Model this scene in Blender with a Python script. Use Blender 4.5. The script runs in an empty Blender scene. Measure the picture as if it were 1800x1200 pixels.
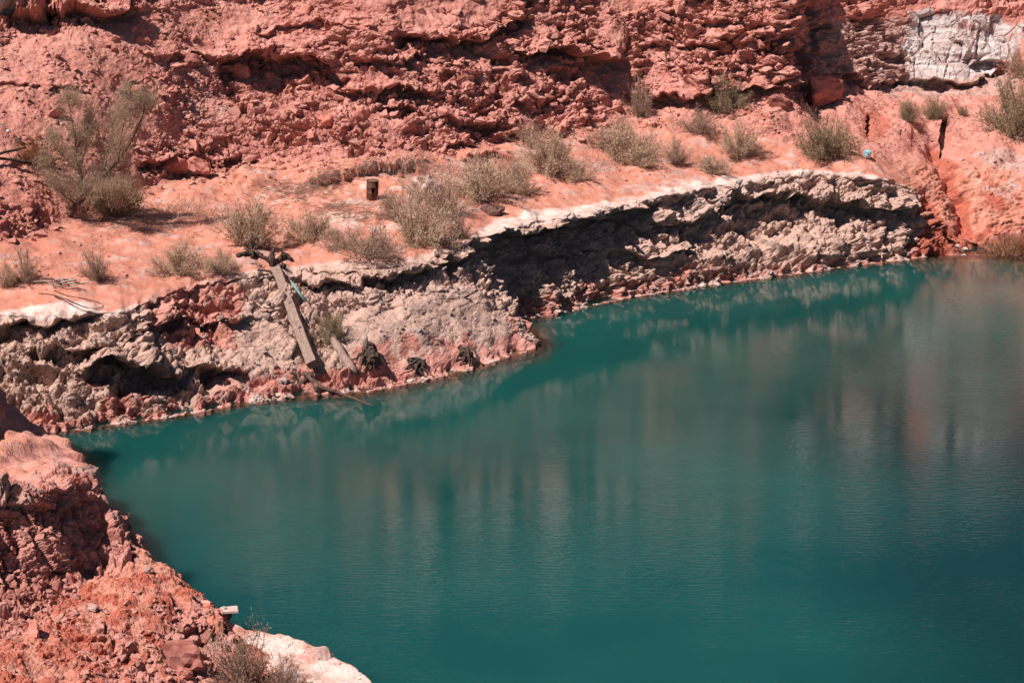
import bpy, bmesh, math, random
import numpy as np
from concurrent.futures import ThreadPoolExecutor
from mathutils import Vector, Matrix

# ------------------------------------------------------------------ camera, sky, sun, exposure
SC = bpy.context.scene
COL = SC.collection
CAM_H, PITCH, FPX = 20.0, math.radians(15.0), 3000.0      # focal length in pixels of the 1800 px wide photograph
cam_d = bpy.data.cameras.new('camera'); cam_d.sensor_fit = 'HORIZONTAL'; cam_d.sensor_width = 36.0
cam_d.lens = FPX / 1800.0 * 36.0; cam_d.clip_start = 0.5; cam_d.clip_end = 2000.0
cam = bpy.data.objects.new('camera', cam_d); COL.objects.link(cam)
cam.location = (0, 0, CAM_H); cam.rotation_euler = (math.radians(90) - PITCH, 0, 0)
SC.camera = cam

TO_SUN = Vector((-0.48, -0.34, 0.81)).normalized()
SUN_EL = math.asin(TO_SUN.z); SUN_AZ = math.atan2(TO_SUN.x, TO_SUN.y)
world = bpy.data.worlds.new('World'); SC.world = world; world.use_nodes = True
wn = world.node_tree; wn.nodes.clear()
sky = wn.nodes.new('ShaderNodeTexSky'); sky.sky_type = 'NISHITA'; sky.sun_disc = False
sky.sun_elevation = SUN_EL; sky.sun_rotation = SUN_AZ; sky.air_density = 0.55; sky.dust_density = 0.5; sky.ozone_density = 0.6
bg = wn.nodes.new('ShaderNodeBackground'); bg.inputs['Strength'].default_value = 0.05
wo = wn.nodes.new('ShaderNodeOutputWorld')
wn.links.new(sky.outputs[0], bg.inputs[0]); wn.links.new(bg.outputs[0], wo.inputs[0])
sd = bpy.data.lights.new('sun', 'SUN'); sd.energy = 5.0; sd.angle = math.radians(0.5); sd.color = (1.0, 0.955, 0.90)
sun = bpy.data.objects.new('sun', sd); COL.objects.link(sun)
sun.rotation_euler = TO_SUN.to_track_quat('Z', 'Y').to_euler(); sun.location = (-60, 40, 80)
SC.view_settings.view_transform = 'Standard'; SC.view_settings.look = 'None'
SC.view_settings.exposure = 0.33; SC.view_settings.gamma = 1.0; SC.view_settings.use_curve_mapping = False
SC.render.engine = 'CYCLES'
SC.cycles.use_denoising = True; SC.cycles.max_bounces = 6; SC.cycles.diffuse_bounces = 1
SC.cycles.glossy_bounces = 3; SC.cycles.transparent_max_bounces = 12
SC.cycles.caustics_reflective = False; SC.cycles.caustics_refractive = False

# ------------------------------------------------------------------ projection helpers
FWD = np.array([0, math.cos(PITCH), -math.sin(PITCH)]); UPV = np.array([0, math.sin(PITCH), math.cos(PITCH)])
CAMP = np.array([0, 0, CAM_H])
def ray(px, py): return FWD + np.array([1.0, 0, 0]) * (px - 900) / FPX - UPV * (py - 600) / FPX
def at_h(px, py, h):
    d = ray(px, py); return CAMP + d * ((h - CAM_H) / d[2])
def at_d(px, py, D):
    d = ray(px, py); return CAMP + d * (D / d[1])
def project(P):
    r = P - CAMP; zc = r @ FWD
    return 900 + FPX * r[..., 0] / zc, 600 - FPX * (r @ UPV) / zc, zc

# ------------------------------------------------------------------ noise (numpy, chunked over threads)
_rng = np.random.default_rng(7)
PERM = np.tile(_rng.permutation(256).astype(np.int32), 3)
_g = _rng.normal(size=(256, 3)); _g /= np.linalg.norm(_g, axis=1)[:, None]
GX, GY, GZ = (_g[:, k].astype(np.float32) for k in range(3))
RV = _rng.random((256, 8)).astype(np.float32)
POOL = ThreadPoolExecutor(4)
def chunked(fn, P, *a):
    sh = P.shape[:-1]; Q = np.ascontiguousarray(P.reshape(-1, 3), dtype=np.float32)
    parts = np.array_split(Q, max(1, len(Q) // 40000))
    return np.concatenate(list(POOL.map(lambda q: fn(q, *a), parts))).reshape(sh)
def _perlin(Q, seed):
    F = np.floor(Q); I = F.astype(np.int32) & 255; f = Q - F
    u = f * f * f * (f * (f * 6 - 15) + 10)
    out = 0
    X = [(I[:, 0] + k + seed) & 255 for k in (0, 1)]
    Y = [(I[:, 1] + k) & 255 for k in (0, 1)]; Z = [(I[:, 2] + k) & 255 for k in (0, 1)]
    for a in (0, 1):
        wa = u[:, 0] if a else 1 - u[:, 0]; pa = PERM[X[a]]
        for b in (0, 1):
            wb = wa * (u[:, 1] if b else 1 - u[:, 1]); pb = PERM[pa + Y[b]]
            for c in (0, 1):
                h = PERM[pb + Z[c]]
                w = wb * (u[:, 2] if c else 1 - u[:, 2])
                out = out + w * (GX[h] * (f[:, 0] - a) + GY[h] * (f[:, 1] - b) + GZ[h] * (f[:, 2] - c))
    return out * 1.6
def noise(P, scale=1.0, seed=0):
    return chunked(_perlin, P * np.asarray(1.0 / np.asarray(scale), dtype=np.float32), seed * 17 + 3)
def fbm(P, scale, octv=3, seed=0, gain=0.5):
    s = 0; a = 1.0; sc = np.asarray(scale, dtype=np.float32)
    for k in range(octv):
        s = s + a * noise(P, sc, seed + k * 5); a *= gain; sc = sc / 2.03
    return s
def billow(P, scale, octv=2, seed=0, gain=0.5):
    s = 0; a = 1.0; sc = np.asarray(scale, dtype=np.float32)
    for k in range(octv):
        s = s + a * (np.abs(noise(P, sc, seed + k * 5)) * 2 - 0.6); a *= gain; sc = sc / 2.1
    return s
def _facet(Q, seed):
    F = np.floor(Q); I = F.astype(np.int32); f = Q - F
    best = np.full(len(Q), 9e9, np.float32); second = best.copy(); bh = np.zeros(len(Q), np.int32); bd = np.zeros((len(Q), 3), np.float32)
    for a in (-1, 0, 1):
        pa = PERM[(I[:, 0] + a + seed) & 255]
        for b in (-1, 0, 1):
            pb = PERM[pa + ((I[:, 1] + b) & 255)]
            for c in (-1, 0, 1):
                h = PERM[pb + ((I[:, 2] + c) & 255)]
                r = RV[h]
                d0 = f[:, 0] - a - r[:, 0]; d1 = f[:, 1] - b - r[:, 1]; d2 = f[:, 2] - c - r[:, 2]
                d = d0 * d0 + d1 * d1 + d2 * d2
                m = d < best
                second = np.where(m, best, np.minimum(second, d)); best = np.where(m, d, best); bh = np.where(m, h, bh)
                bd[m, 0] = d0[m]; bd[m, 1] = d1[m]; bd[m, 2] = d2[m]
    r = RV[bh]
    edge = np.clip((np.sqrt(second) - np.sqrt(best)) / 0.10, 0, 1)
    v = (r[:, 3] - 0.5) * 1.3 + bd[:, 0] * (r[:, 4] - .5) * 1.6 + bd[:, 1] * (r[:, 5] - .5) * 1.6 + bd[:, 2] * (r[:, 6] - 0.25) * 1.5
    return v - (1 - edge) * 0.38
def facet(P, scale, seed=0):
    return chunked(_facet, P / np.asarray(scale, dtype=np.float32), seed * 31 + 1)
def sstep(a, b, x):
    t = np.clip((x - a) / (b - a), 0, 1); return t * t * (3 - 2 * t)
def hermite(s, pts, S):
    pts = np.asarray(pts, float); s = np.asarray(s, float)
    m = np.zeros_like(pts); m[1:-1] = (pts[2:] - pts[:-2]) / (s[2:] - s[:-2])[:, None]
    m[0] = (pts[1] - pts[0]) / (s[1] - s[0]); m[-1] = (pts[-1] - pts[-2]) / (s[-1] - s[-2])
    m *= 0.8
    k = np.clip(np.searchsorted(s, S, side='right') - 1, 0, len(s) - 2); h = (s[k + 1] - s[k])[:, None]
    t = ((S - s[k]) / (s[k + 1] - s[k]))[:, None]
    return ((2*t**3-3*t**2+1)*pts[k] + (t**3-2*t**2+t)*h*m[k] + (-2*t**3+3*t**2)*pts[k+1] + (t**3-t**2)*h*m[k+1])
def gsmooth(A, sig, axis):
    r = int(sig * 3) + 1; k = np.exp(-0.5 * (np.arange(-r, r + 1) / sig) ** 2); k /= k.sum()
    pad = [(0, 0)] * A.ndim; pad[axis] = (r, r)
    B = np.pad(A, pad, mode='edge'); out = 0
    for i, w in enumerate(k):
        sl = [slice(None)] * A.ndim; sl[axis] = slice(i, i + A.shape[axis]); out = out + w * B[tuple(sl)]
    return out
def loft(lines, s, Nu, counts, smooth_v):
    S = np.linspace(s[0], s[-1], Nu)
    L = [hermite(s, l, S) for l in lines]
    rows = []; idx = [0]
    for i, n in enumerate(counts):
        t = np.linspace(0, 1, n, endpoint=False)
        for a in t: rows.append(L[i] * (1 - a) + L[i + 1] * a)
        idx.append(idx[-1] + n)
    rows.append(L[-1])
    P = np.array(rows)
    P = gsmooth(P, smooth_v, 0)
    return P, idx
def normals(P, su=6, sv=4):
    du = np.gradient(P, axis=1); dv = np.gradient(P, axis=0)
    n = np.cross(du, dv); n /= np.linalg.norm(n, axis=-1, keepdims=True) + 1e-9
    n = gsmooth(gsmooth(n, sv, 0), su, 1); n /= np.linalg.norm(n, axis=-1, keepdims=True) + 1e-9
    return n
def poly_mask(px, py, pts, soft):
    pts = np.asarray(pts, float); inside = np.zeros(px.shape, bool); dmin = np.full(px.shape, 1e9)
    for i in range(len(pts)):
        x0, y0 = pts[i]; x1, y1 = pts[(i + 1) % len(pts)]
        c = ((y0 > py) != (y1 > py)) & (px < (x1 - x0) * (py - y0) / (y1 - y0 + 1e-9) + x0); inside ^= c
        t = np.clip(((px - x0) * (x1 - x0) + (py - y0) * (y1 - y0)) / ((x1 - x0) ** 2 + (y1 - y0) ** 2), 0, 1)
        dmin = np.minimum(dmin, np.hypot(px - x0 - t * (x1 - x0), py - y0 - t * (y1 - y0)))
    return sstep(-soft, soft, np.where(inside, dmin, -dmin))
def line_dist(px, py, pts):
    dmin = np.full(px.shape, 1e9)
    for (x0, y0), (x1, y1) in zip(pts[:-1], pts[1:]):
        t = np.clip(((px - x0) * (x1 - x0) + (py - y0) * (y1 - y0)) / ((x1 - x0) ** 2 + (y1 - y0) ** 2 + 1e-9), 0, 1)
        dmin = np.minimum(dmin, np.hypot(px - x0 - t * (x1 - x0), py - y0 - t * (y1 - y0)))
    return dmin
def ledge(px, py, pts, A, up, down, taper=25):
    xs = np.array([p[0] for p in pts], float); ys = np.array([p[1] for p in pts], float)
    t = py - np.interp(px, xs, ys)
    w = sstep(xs[0] - taper, xs[0] + taper, px) * (1 - sstep(xs[-1] - taper, xs[-1] + taper, px))
    above = np.exp(-np.maximum(-t, 0) / up); below = -0.8 * np.exp(-(np.maximum(t, 0) / down) ** 2)
    k = 1 / (1 + np.exp(-np.clip(t / 0.9, -30, 30)))
    return A * w * (above * (1 - k) + below * k)
def cav(px, py, cx, cy, rx, ry, depth, rot=0, hard=0.45):
    c, s = math.cos(rot), math.sin(rot); x = px - cx; y = py - cy
    e = np.sqrt(((x * c + y * s) / rx) ** 2 + ((-x * s + y * c) / ry) ** 2)
    return -depth * (1 - sstep(hard, 1.0, e))

# ------------------------------------------------------------------ materials
def mat(name):
    m = bpy.data.materials.new(name); m.use_nodes = True; nt = m.node_tree; nt.nodes.clear()
    return m, nt, nt.nodes.new, nt.links.new
def simple(name, c1, c2, scale=6.0, rough=0.9, bump=0.4, dist=0.02, detail=6, metallic=0.0, stretch=None, spec=0.2):
    m, nt, N, Lk = mat(name)
    tc = N('ShaderNodeTexCoord'); mp = N('ShaderNodeMapping'); Lk(tc.outputs['Object'], mp.inputs[0])
    if stretch: mp.inputs['Scale'].default_value = stretch
    n = N('ShaderNodeTexNoise'); n.inputs['Scale'].default_value = scale; n.inputs['Detail'].default_value = detail; n.inputs['Roughness'].default_value = 0.65
    Lk(mp.outputs[0], n.inputs['Vector'])
    oi = N('ShaderNodeObjectInfo')
    r = N('ShaderNodeValToRGB'); r.color_ramp.elements[0].position = 0.32; r.color_ramp.elements[1].position = 0.68
    r.color_ramp.elements[0].color = (*c1, 1); r.color_ramp.elements[1].color = (*c2, 1); Lk(n.outputs[0], r.inputs[0])
    hv = N('ShaderNodeHueSaturation'); ma = N('ShaderNodeMapRange'); ma.inputs[3].default_value = 0.8; ma.inputs[4].default_value = 1.18
    Lk(oi.outputs['Random'], ma.inputs[0]); Lk(ma.outputs[0], hv.inputs['Value']); Lk(r.outputs[0], hv.inputs['Color'])
    b = N('ShaderNodeBsdfPrincipled'); b.inputs['Roughness'].default_value = rough; b.inputs['Metallic'].default_value = metallic
    b.inputs['Specular IOR Level'].default_value = spec
    Lk(hv.outputs[0], b.inputs['Base Color'])
    bp = N('ShaderNodeBump'); bp.inputs['Strength'].default_value = bump; bp.inputs['Distance'].default_value = dist
    Lk(n.outputs[0], bp.inputs['Height']); Lk(bp.outputs[0], b.inputs['Normal'])
    o = N('ShaderNodeOutputMaterial'); Lk(b.outputs[0], o.inputs[0])
    return m
def terrain_material():
    m, nt, N, Lk = mat('quarry_rock_and_soil')
    geo = N('ShaderNodeNewGeometry')
    def nz(scale, detail, rough=0.6, vec=None, dist=0.0):
        n = N('ShaderNodeTexNoise'); n.inputs['Scale'].default_value = scale; n.inputs['Detail'].default_value = detail
        n.inputs['Roughness'].default_value = rough; n.inputs['Distortion'].default_value = dist
        Lk(vec or geo.outputs['Position'], n.inputs['Vector']); return n.outputs[0]
    def ramp(src, stops):
        r = N('ShaderNodeValToRGB'); e = r.color_ramp.elements
        while len(e) < len(stops): e.new(0.5)
        for k, (p, c) in enumerate(stops): e[k].position = p; e[k].color = (*c, 1)
        Lk(src, r.inputs[0]); return r.outputs[0]
    def mix(f, a, b):
        x = N('ShaderNodeMix'); x.data_type = 'RGBA'
        Lk(f, x.inputs[0]); Lk(a, x.inputs[6])
        if isinstance(b, tuple): x.inputs[7].default_value = (*b, 1)
        else: Lk(b, x.inputs[7])
        return x.outputs[2]
    def sharpen(src, n, amt=0.7, lo=0.35, hi=0.65):          # mask broken up by noise
        a = N('ShaderNodeMath'); a.operation = 'MULTIPLY_ADD'; Lk(n, a.inputs[0]); a.inputs[1].default_value = amt; Lk(src, a.inputs[2])
        s = N('ShaderNodeMath'); s.operation = 'SUBTRACT'; Lk(a.outputs[0], s.inputs[0]); s.inputs[1].default_value = amt * 0.5
        r = N('ShaderNodeMapRange'); r.interpolation_type = 'SMOOTHSTEP'; Lk(s.outputs[0], r.inputs[0]); r.inputs[1].default_value = lo; r.inputs[2].default_value = hi
        return r.outputs[0]
    mp = N('ShaderNodeMapping'); mp.inputs['Scale'].default_value = (0.25, 0.25, 2.2); mp.inputs['Rotation'].default_value = (0, 0.12, 0)
    Lk(geo.outputs['Position'], mp.inputs[0])
    strata = nz(1.3, 5, 0.6, mp.outputs[0], 0.6)
    big, mid, fine, grit = nz(0.35, 4), nz(1.7, 6, 0.65), nz(9, 6, 0.7), nz(38, 3, 0.7)
    rock = ramp(strata, [(0.30, (0.41, 0.145, 0.113)), (0.46, (0.58, 0.225, 0.180)), (0.58, (0.68, 0.32, 0.265)), (0.72, (0.50, 0.195, 0.157))])
    patch = ramp(mid, [(0.35, (0.50, 0.175, 0.132)), (0.52, (0.63, 0.25, 0.196)), (0.70, (0.73, 0.40, 0.335))])
    f1 = N('ShaderNodeMath'); f1.operation = 'MULTIPLY'; Lk(big, f1.inputs[0]); f1.inputs[1].default_value = 0.95
    col = mix(f1.outputs[0], rock, patch)
    A = N('ShaderNodeAttribute'); A.attribute_name = 'mask_a'; sa = N('ShaderNodeSeparateColor'); Lk(A.outputs['Color'], sa.inputs[0])
    B = N('ShaderNodeAttribute'); B.attribute_name = 'mask_b'; sb = N('ShaderNodeSeparateColor'); Lk(B.outputs['Color'], sb.inputs[0])
    soil = ramp(mid, [(0.30, (0.49, 0.168, 0.112)), (0.52, (0.575, 0.235, 0.168)), (0.72, (0.63, 0.335, 0.265))])
    grey = ramp(fine, [(0.30, (0.38, 0.195, 0.152)), (0.50, (0.62, 0.395, 0.32)), (0.70, (0.75, 0.55, 0.465))])
    salt = ramp(mid, [(0.30, (0.60, 0.37, 0.31)), (0.60, (0.75, 0.57, 0.51))])
    white = ramp(strata, [(0.38, (0.50, 0.36, 0.335)), (0.48, (0.66, 0.53, 0.50)), (0.53, (0.59, 0.455, 0.425)), (0.60, (0.75, 0.67, 0.64))])
    red = ramp(fine, [(0.30, (0.33, 0.075, 0.048)), (0.65, (0.55, 0.160, 0.105))])
    purple = ramp(mid, [(0.30, (0.37, 0.185, 0.155)), (0.65, (0.60, 0.37, 0.315))])
    col = mix(sharpen(sa.outputs[2], mid, 0.5), col, soil)
    col = mix(sharpen(sb.outputs[1], mid, 0.6), col, purple)
    col = mix(sharpen(sb.outputs[2], mid, 0.6), col, red)
    col = mix(sharpen(sa.outputs[1], mid, 0.9), col, grey)
    col = mix(sharpen(sb.outputs[0], mid, 0.4), col, white)
    col = mix(sharpen(sa.outputs[0], fine, 0.9), col, salt)
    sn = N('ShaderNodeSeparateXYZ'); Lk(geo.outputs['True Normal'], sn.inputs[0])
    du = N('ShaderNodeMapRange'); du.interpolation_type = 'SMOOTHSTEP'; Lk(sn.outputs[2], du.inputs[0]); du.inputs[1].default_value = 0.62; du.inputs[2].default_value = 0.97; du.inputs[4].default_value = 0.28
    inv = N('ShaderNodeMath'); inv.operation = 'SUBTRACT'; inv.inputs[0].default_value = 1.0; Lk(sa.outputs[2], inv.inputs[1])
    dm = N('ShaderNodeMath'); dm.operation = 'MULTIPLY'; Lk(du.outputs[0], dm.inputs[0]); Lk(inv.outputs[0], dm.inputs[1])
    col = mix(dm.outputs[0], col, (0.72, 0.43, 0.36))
    wet = N('ShaderNodeAttribute'); wet.attribute_name = 'mask_c'; sw = N('ShaderNodeSeparateColor'); Lk(wet.outputs['Color'], sw.inputs[0])
    col = mix(sharpen(sw.outputs[0], fine, 0.5), col, (0.13, 0.058, 0.045))
    # small grains lighter and darker
    hv = N('ShaderNodeHueSaturation'); g = N('ShaderNodeMapRange'); Lk(grit, g.inputs[0]); g.inputs[1].default_value = 0.3; g.inputs[2].default_value = 0.7
    g.inputs[3].default_value = 0.74; g.inputs[4].default_value = 1.22; Lk(g.outputs[0], hv.inputs['Value']); Lk(col, hv.inputs['Color'])
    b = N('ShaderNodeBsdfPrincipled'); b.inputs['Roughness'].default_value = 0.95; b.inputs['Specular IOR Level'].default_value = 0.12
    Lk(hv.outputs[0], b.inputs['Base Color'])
    rg = N('ShaderNodeMath'); rg.operation = 'MULTIPLY_ADD'; Lk(fine, rg.inputs[0]); rg.inputs[1].default_value = 1.0
    m2 = N('ShaderNodeMath'); m2.operation = 'MULTIPLY'; Lk(grit, m2.inputs[0]); m2.inputs[1].default_value = 0.35; Lk(m2.outputs[0], rg.inputs[2])
    bp = N('ShaderNodeBump'); bp.inputs['Distance'].default_value = 0.10
    bs = N('ShaderNodeMapRange'); Lk(sa.outputs[2], bs.inputs[0]); bs.inputs[3].default_value = 0.85; bs.inputs[4].default_value = 0.28
    Lk(bs.outputs[0], bp.inputs['Strength'])
    Lk(rg.outputs[0], bp.inputs['Height']); Lk(bp.outputs[0], b.inputs['Normal'])
    o = N('ShaderNodeOutputMaterial'); Lk(b.outputs[0], o.inputs[0])
    return m
M = {}
M['terrain'] = terrain_material()
M['rock'] = simple('red_sandstone', (0.33, 0.100, 0.078), (0.60, 0.245, 0.195), 2.6, bump=0.5, dist=0.05)
M['rock_orange'] = simple('orange_sandstone', (0.50, 0.15, 0.10), (0.66, 0.25, 0.18), 2.0, bump=0.4, dist=0.04)
M['rock_pale'] = simple('pale_pink_sandstone', (0.44, 0.23, 0.19), (0.64, 0.44, 0.385), 2.2, bump=0.4, dist=0.04)
M['crust'] = simple('salt_crusted_stone', (0.42, 0.24, 0.19), (0.70, 0.54, 0.48), 5.0, bump=0.4)
M['greystone'] = simple('grey_crusted_stone', (0.24, 0.15, 0.13), (0.46, 0.34, 0.30), 5.0, bump=0.5)
M['shrubstem'] = simple('pale_shrub_stems', (0.15, 0.09, 0.068), (0.30, 0.20, 0.155), 14)
M['bark'] = simple('reddish_grey_bark', (0.07, 0.035, 0.028), (0.19, 0.105, 0.085), 14, bump=0.5, stretch=(1, 1, 0.25))
M['deadwood'] = simple('dark_rotten_wood', (0.022, 0.014, 0.012), (0.13, 0.085, 0.068), 12, bump=0.8, dist=0.03, stretch=(1, 1, 0.2))
M['greywood'] = simple('weathered_grey_timber', (0.20, 0.115, 0.09), (0.47, 0.33, 0.275), 9, bump=0.6, stretch=(1.6, 1.6, 0.12))
M['paletwig'] = simple('bleached_twigs', (0.36, 0.26, 0.22), (0.62, 0.50, 0.45), 9)
M['rust'] = simple('rusted_steel', (0.055, 0.022, 0.015), (0.22, 0.095, 0.06), 9, rough=0.8, bump=0.4, metallic=0.2)
M['blue'] = simple('pale_blue_plastic', (0.22, 0.50, 0.56), (0.36, 0.62, 0.68), 4, rough=0.45, bump=0.05, spec=0.4)
M['whiteplastic'] = simple('dusty_white_plastic', (0.58, 0.56, 0.55), (0.78, 0.75, 0.73), 4, rough=0.5, bump=0.05, spec=0.4)
M['greenpipe'] = simple('faded_green_pipe_paint', (0.10, 0.19, 0.17), (0.22, 0.30, 0.27), 8, rough=0.6, bump=0.2)
M['cable'] = simple('black_cable_rubber', (0.03, 0.02, 0.022), (0.07, 0.045, 0.045), 8, rough=0.7)
def leafmat(name, a, b):
    m, nt, N, Lk = mat(name)
    oi = N('ShaderNodeNewGeometry'); r = N('ShaderNodeValToRGB'); Lk(oi.outputs['Random Per Island'], r.inputs[0])
    r.color_ramp.elements[0].color = (*a, 1); r.color_ramp.elements[1].color = (*b, 1)
    d = N('ShaderNodeBsdfDiffuse'); t = N('ShaderNodeBsdfTranslucent'); Lk(r.outputs[0], d.inputs[0]); Lk(r.outputs[0], t.inputs[0])
    x = N('ShaderNodeMixShader'); x.inputs[0].default_value = 0.45; Lk(d.outputs[0], x.inputs[1]); Lk(t.outputs[0], x.inputs[2])
    o = N('ShaderNodeOutputMaterial'); Lk(x.outputs[0], o.inputs[0]); return m
M['leaf_grey'] = leafmat('dusty_grey_green_leaves', (0.54, 0.365, 0.250), (0.84, 0.61, 0.455))
M['leaf_tree'] = leafmat('feathery_tamarisk_leaves', (0.36, 0.250, 0.170), (0.62, 0.455, 0.33))
M['leaf_green'] = leafmat('olive_green_leaves', (0.32, 0.225, 0.135), (0.58, 0.43, 0.285))
M['leaf_dry'] = leafmat('dry_pinkish_tan_leaves', (0.42, 0.265, 0.19), (0.68, 0.46, 0.36))
M['leaf_orange'] = leafmat('dry_orange_leaves', (0.30, 0.12, 0.045), (0.50, 0.22, 0.09))
M['straw'] = leafmat('bleached_straw', (0.48, 0.32, 0.25), (0.74, 0.56, 0.47))

# ------------------------------------------------------------------ object helpers
def new_mesh(name, verts, faces, material, smooth=True):
    me = bpy.data.meshes.new(name)
    verts = np.asarray(verts, np.float32).reshape(-1, 3)
    if isinstance(faces, np.ndarray):
        k = faces.shape[1]; me.vertices.add(len(verts)); me.vertices.foreach_set('co', verts.ravel())
        me.loops.add(faces.size); me.loops.foreach_set('vertex_index', faces.astype(np.int32).ravel())
        me.polygons.add(len(faces)); me.polygons.foreach_set('loop_start', np.arange(0, faces.size, k, dtype=np.int32))
        me.polygons.foreach_set('loop_total', np.full(len(faces), k, np.int32))
        me.update(calc_edges=True)
    else:
        me.from_pydata([tuple(map(float, v)) for v in verts], [], faces); me.update()
    me.polygons.foreach_set('use_smooth', np.full(len(me.polygons), smooth, bool))
    if material: me.materials.append(material)
    return me
def link(name, me, parent=None, loc=(0, 0, 0), rot=None, scale=None):
    o = bpy.data.objects.new(name, me); COL.objects.link(o)
    o.location = loc
    if rot is not None: o.rotation_euler = rot
    if scale is not None: o.scale = scale
    if parent: o.parent = parent
    return o
def tag(o, label, cat, group=None):
    o['label'] = label; o['category'] = cat
    if group: o['group'] = group
    return o
def struct(o): o['kind'] = 'structure'; return o
def stuff(o, label=None):
    o['kind'] = 'stuff'
    if label: o['label'] = label
    return o
def attr(me, name, rgb):
    a = me.attributes.new(name, 'FLOAT_COLOR', 'POINT')
    d = np.ones((len(me.vertices), 4), np.float32); d[:, :3] = rgb.reshape(-1, 3); a.data.foreach_set('color', d.ravel())
def grid_faces(nv, nu):
    i = np.arange(nv * nu).reshape(nv, nu)
    return np.stack([i[:-1, :-1], i[:-1, 1:], i[1:, 1:], i[1:, :-1]], -1).reshape(-1, 4)
def sheet(name, P, masks, material, smooth=False):
    me = new_mesh(name, P.reshape(-1, 3), grid_faces(*P.shape[:2]), material, smooth)
    for k, v in masks.items(): attr(me, k, v)
    return struct(link(name, me))
def tube(pts, radii, sides=8, cap=True, wob=0.0, rnd=None):
    pts = [Vector(p) for p in pts]; V = []; Fc = []
    n = len(pts); ref = Vector((0.3, 0.2, 1)).normalized()
    for i, p in enumerate(pts):
        d = (pts[min(i + 1, n - 1)] - pts[max(i - 1, 0)]).normalized()
        a = d.cross(ref); a = a if a.length > 0.05 else d.cross(Vector((1, 0, 0))); a.normalize(); b = d.cross(a)
        for k in range(sides):
            t = 2 * math.pi * k / sides; r = radii[i] * (1 + (rnd.uniform(-wob, wob) if rnd else 0))
            V.append(p + (a * math.cos(t) + b * math.sin(t)) * r)
    for i in range(n - 1):
        for k in range(sides):
            k2 = (k + 1) % sides; Fc.append((i * sides + k, i * sides + k2, (i + 1) * sides + k2, (i + 1) * sides + k))
    if cap: Fc.append(tuple(range(sides))[::-1]); Fc.append(tuple((n - 1) * sides + k for k in range(sides)))
    return V, Fc
class MB:
    def __init__(s): s.v = []; s.f = []
    def add(s, V, Fc):
        o = len(s.v); s.v += [tuple(v) for v in V]; s.f += [tuple(i + o for i in f) for f in Fc]; return s
    def tube(s, *a, **k): return s.add(*tube(*a, **k))
    def build(s, name, material, parent=None, smooth=True, loc=(0, 0, 0)):
        return link(name, new_mesh(name, s.v, s.f, material, smooth), parent, loc)

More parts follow.
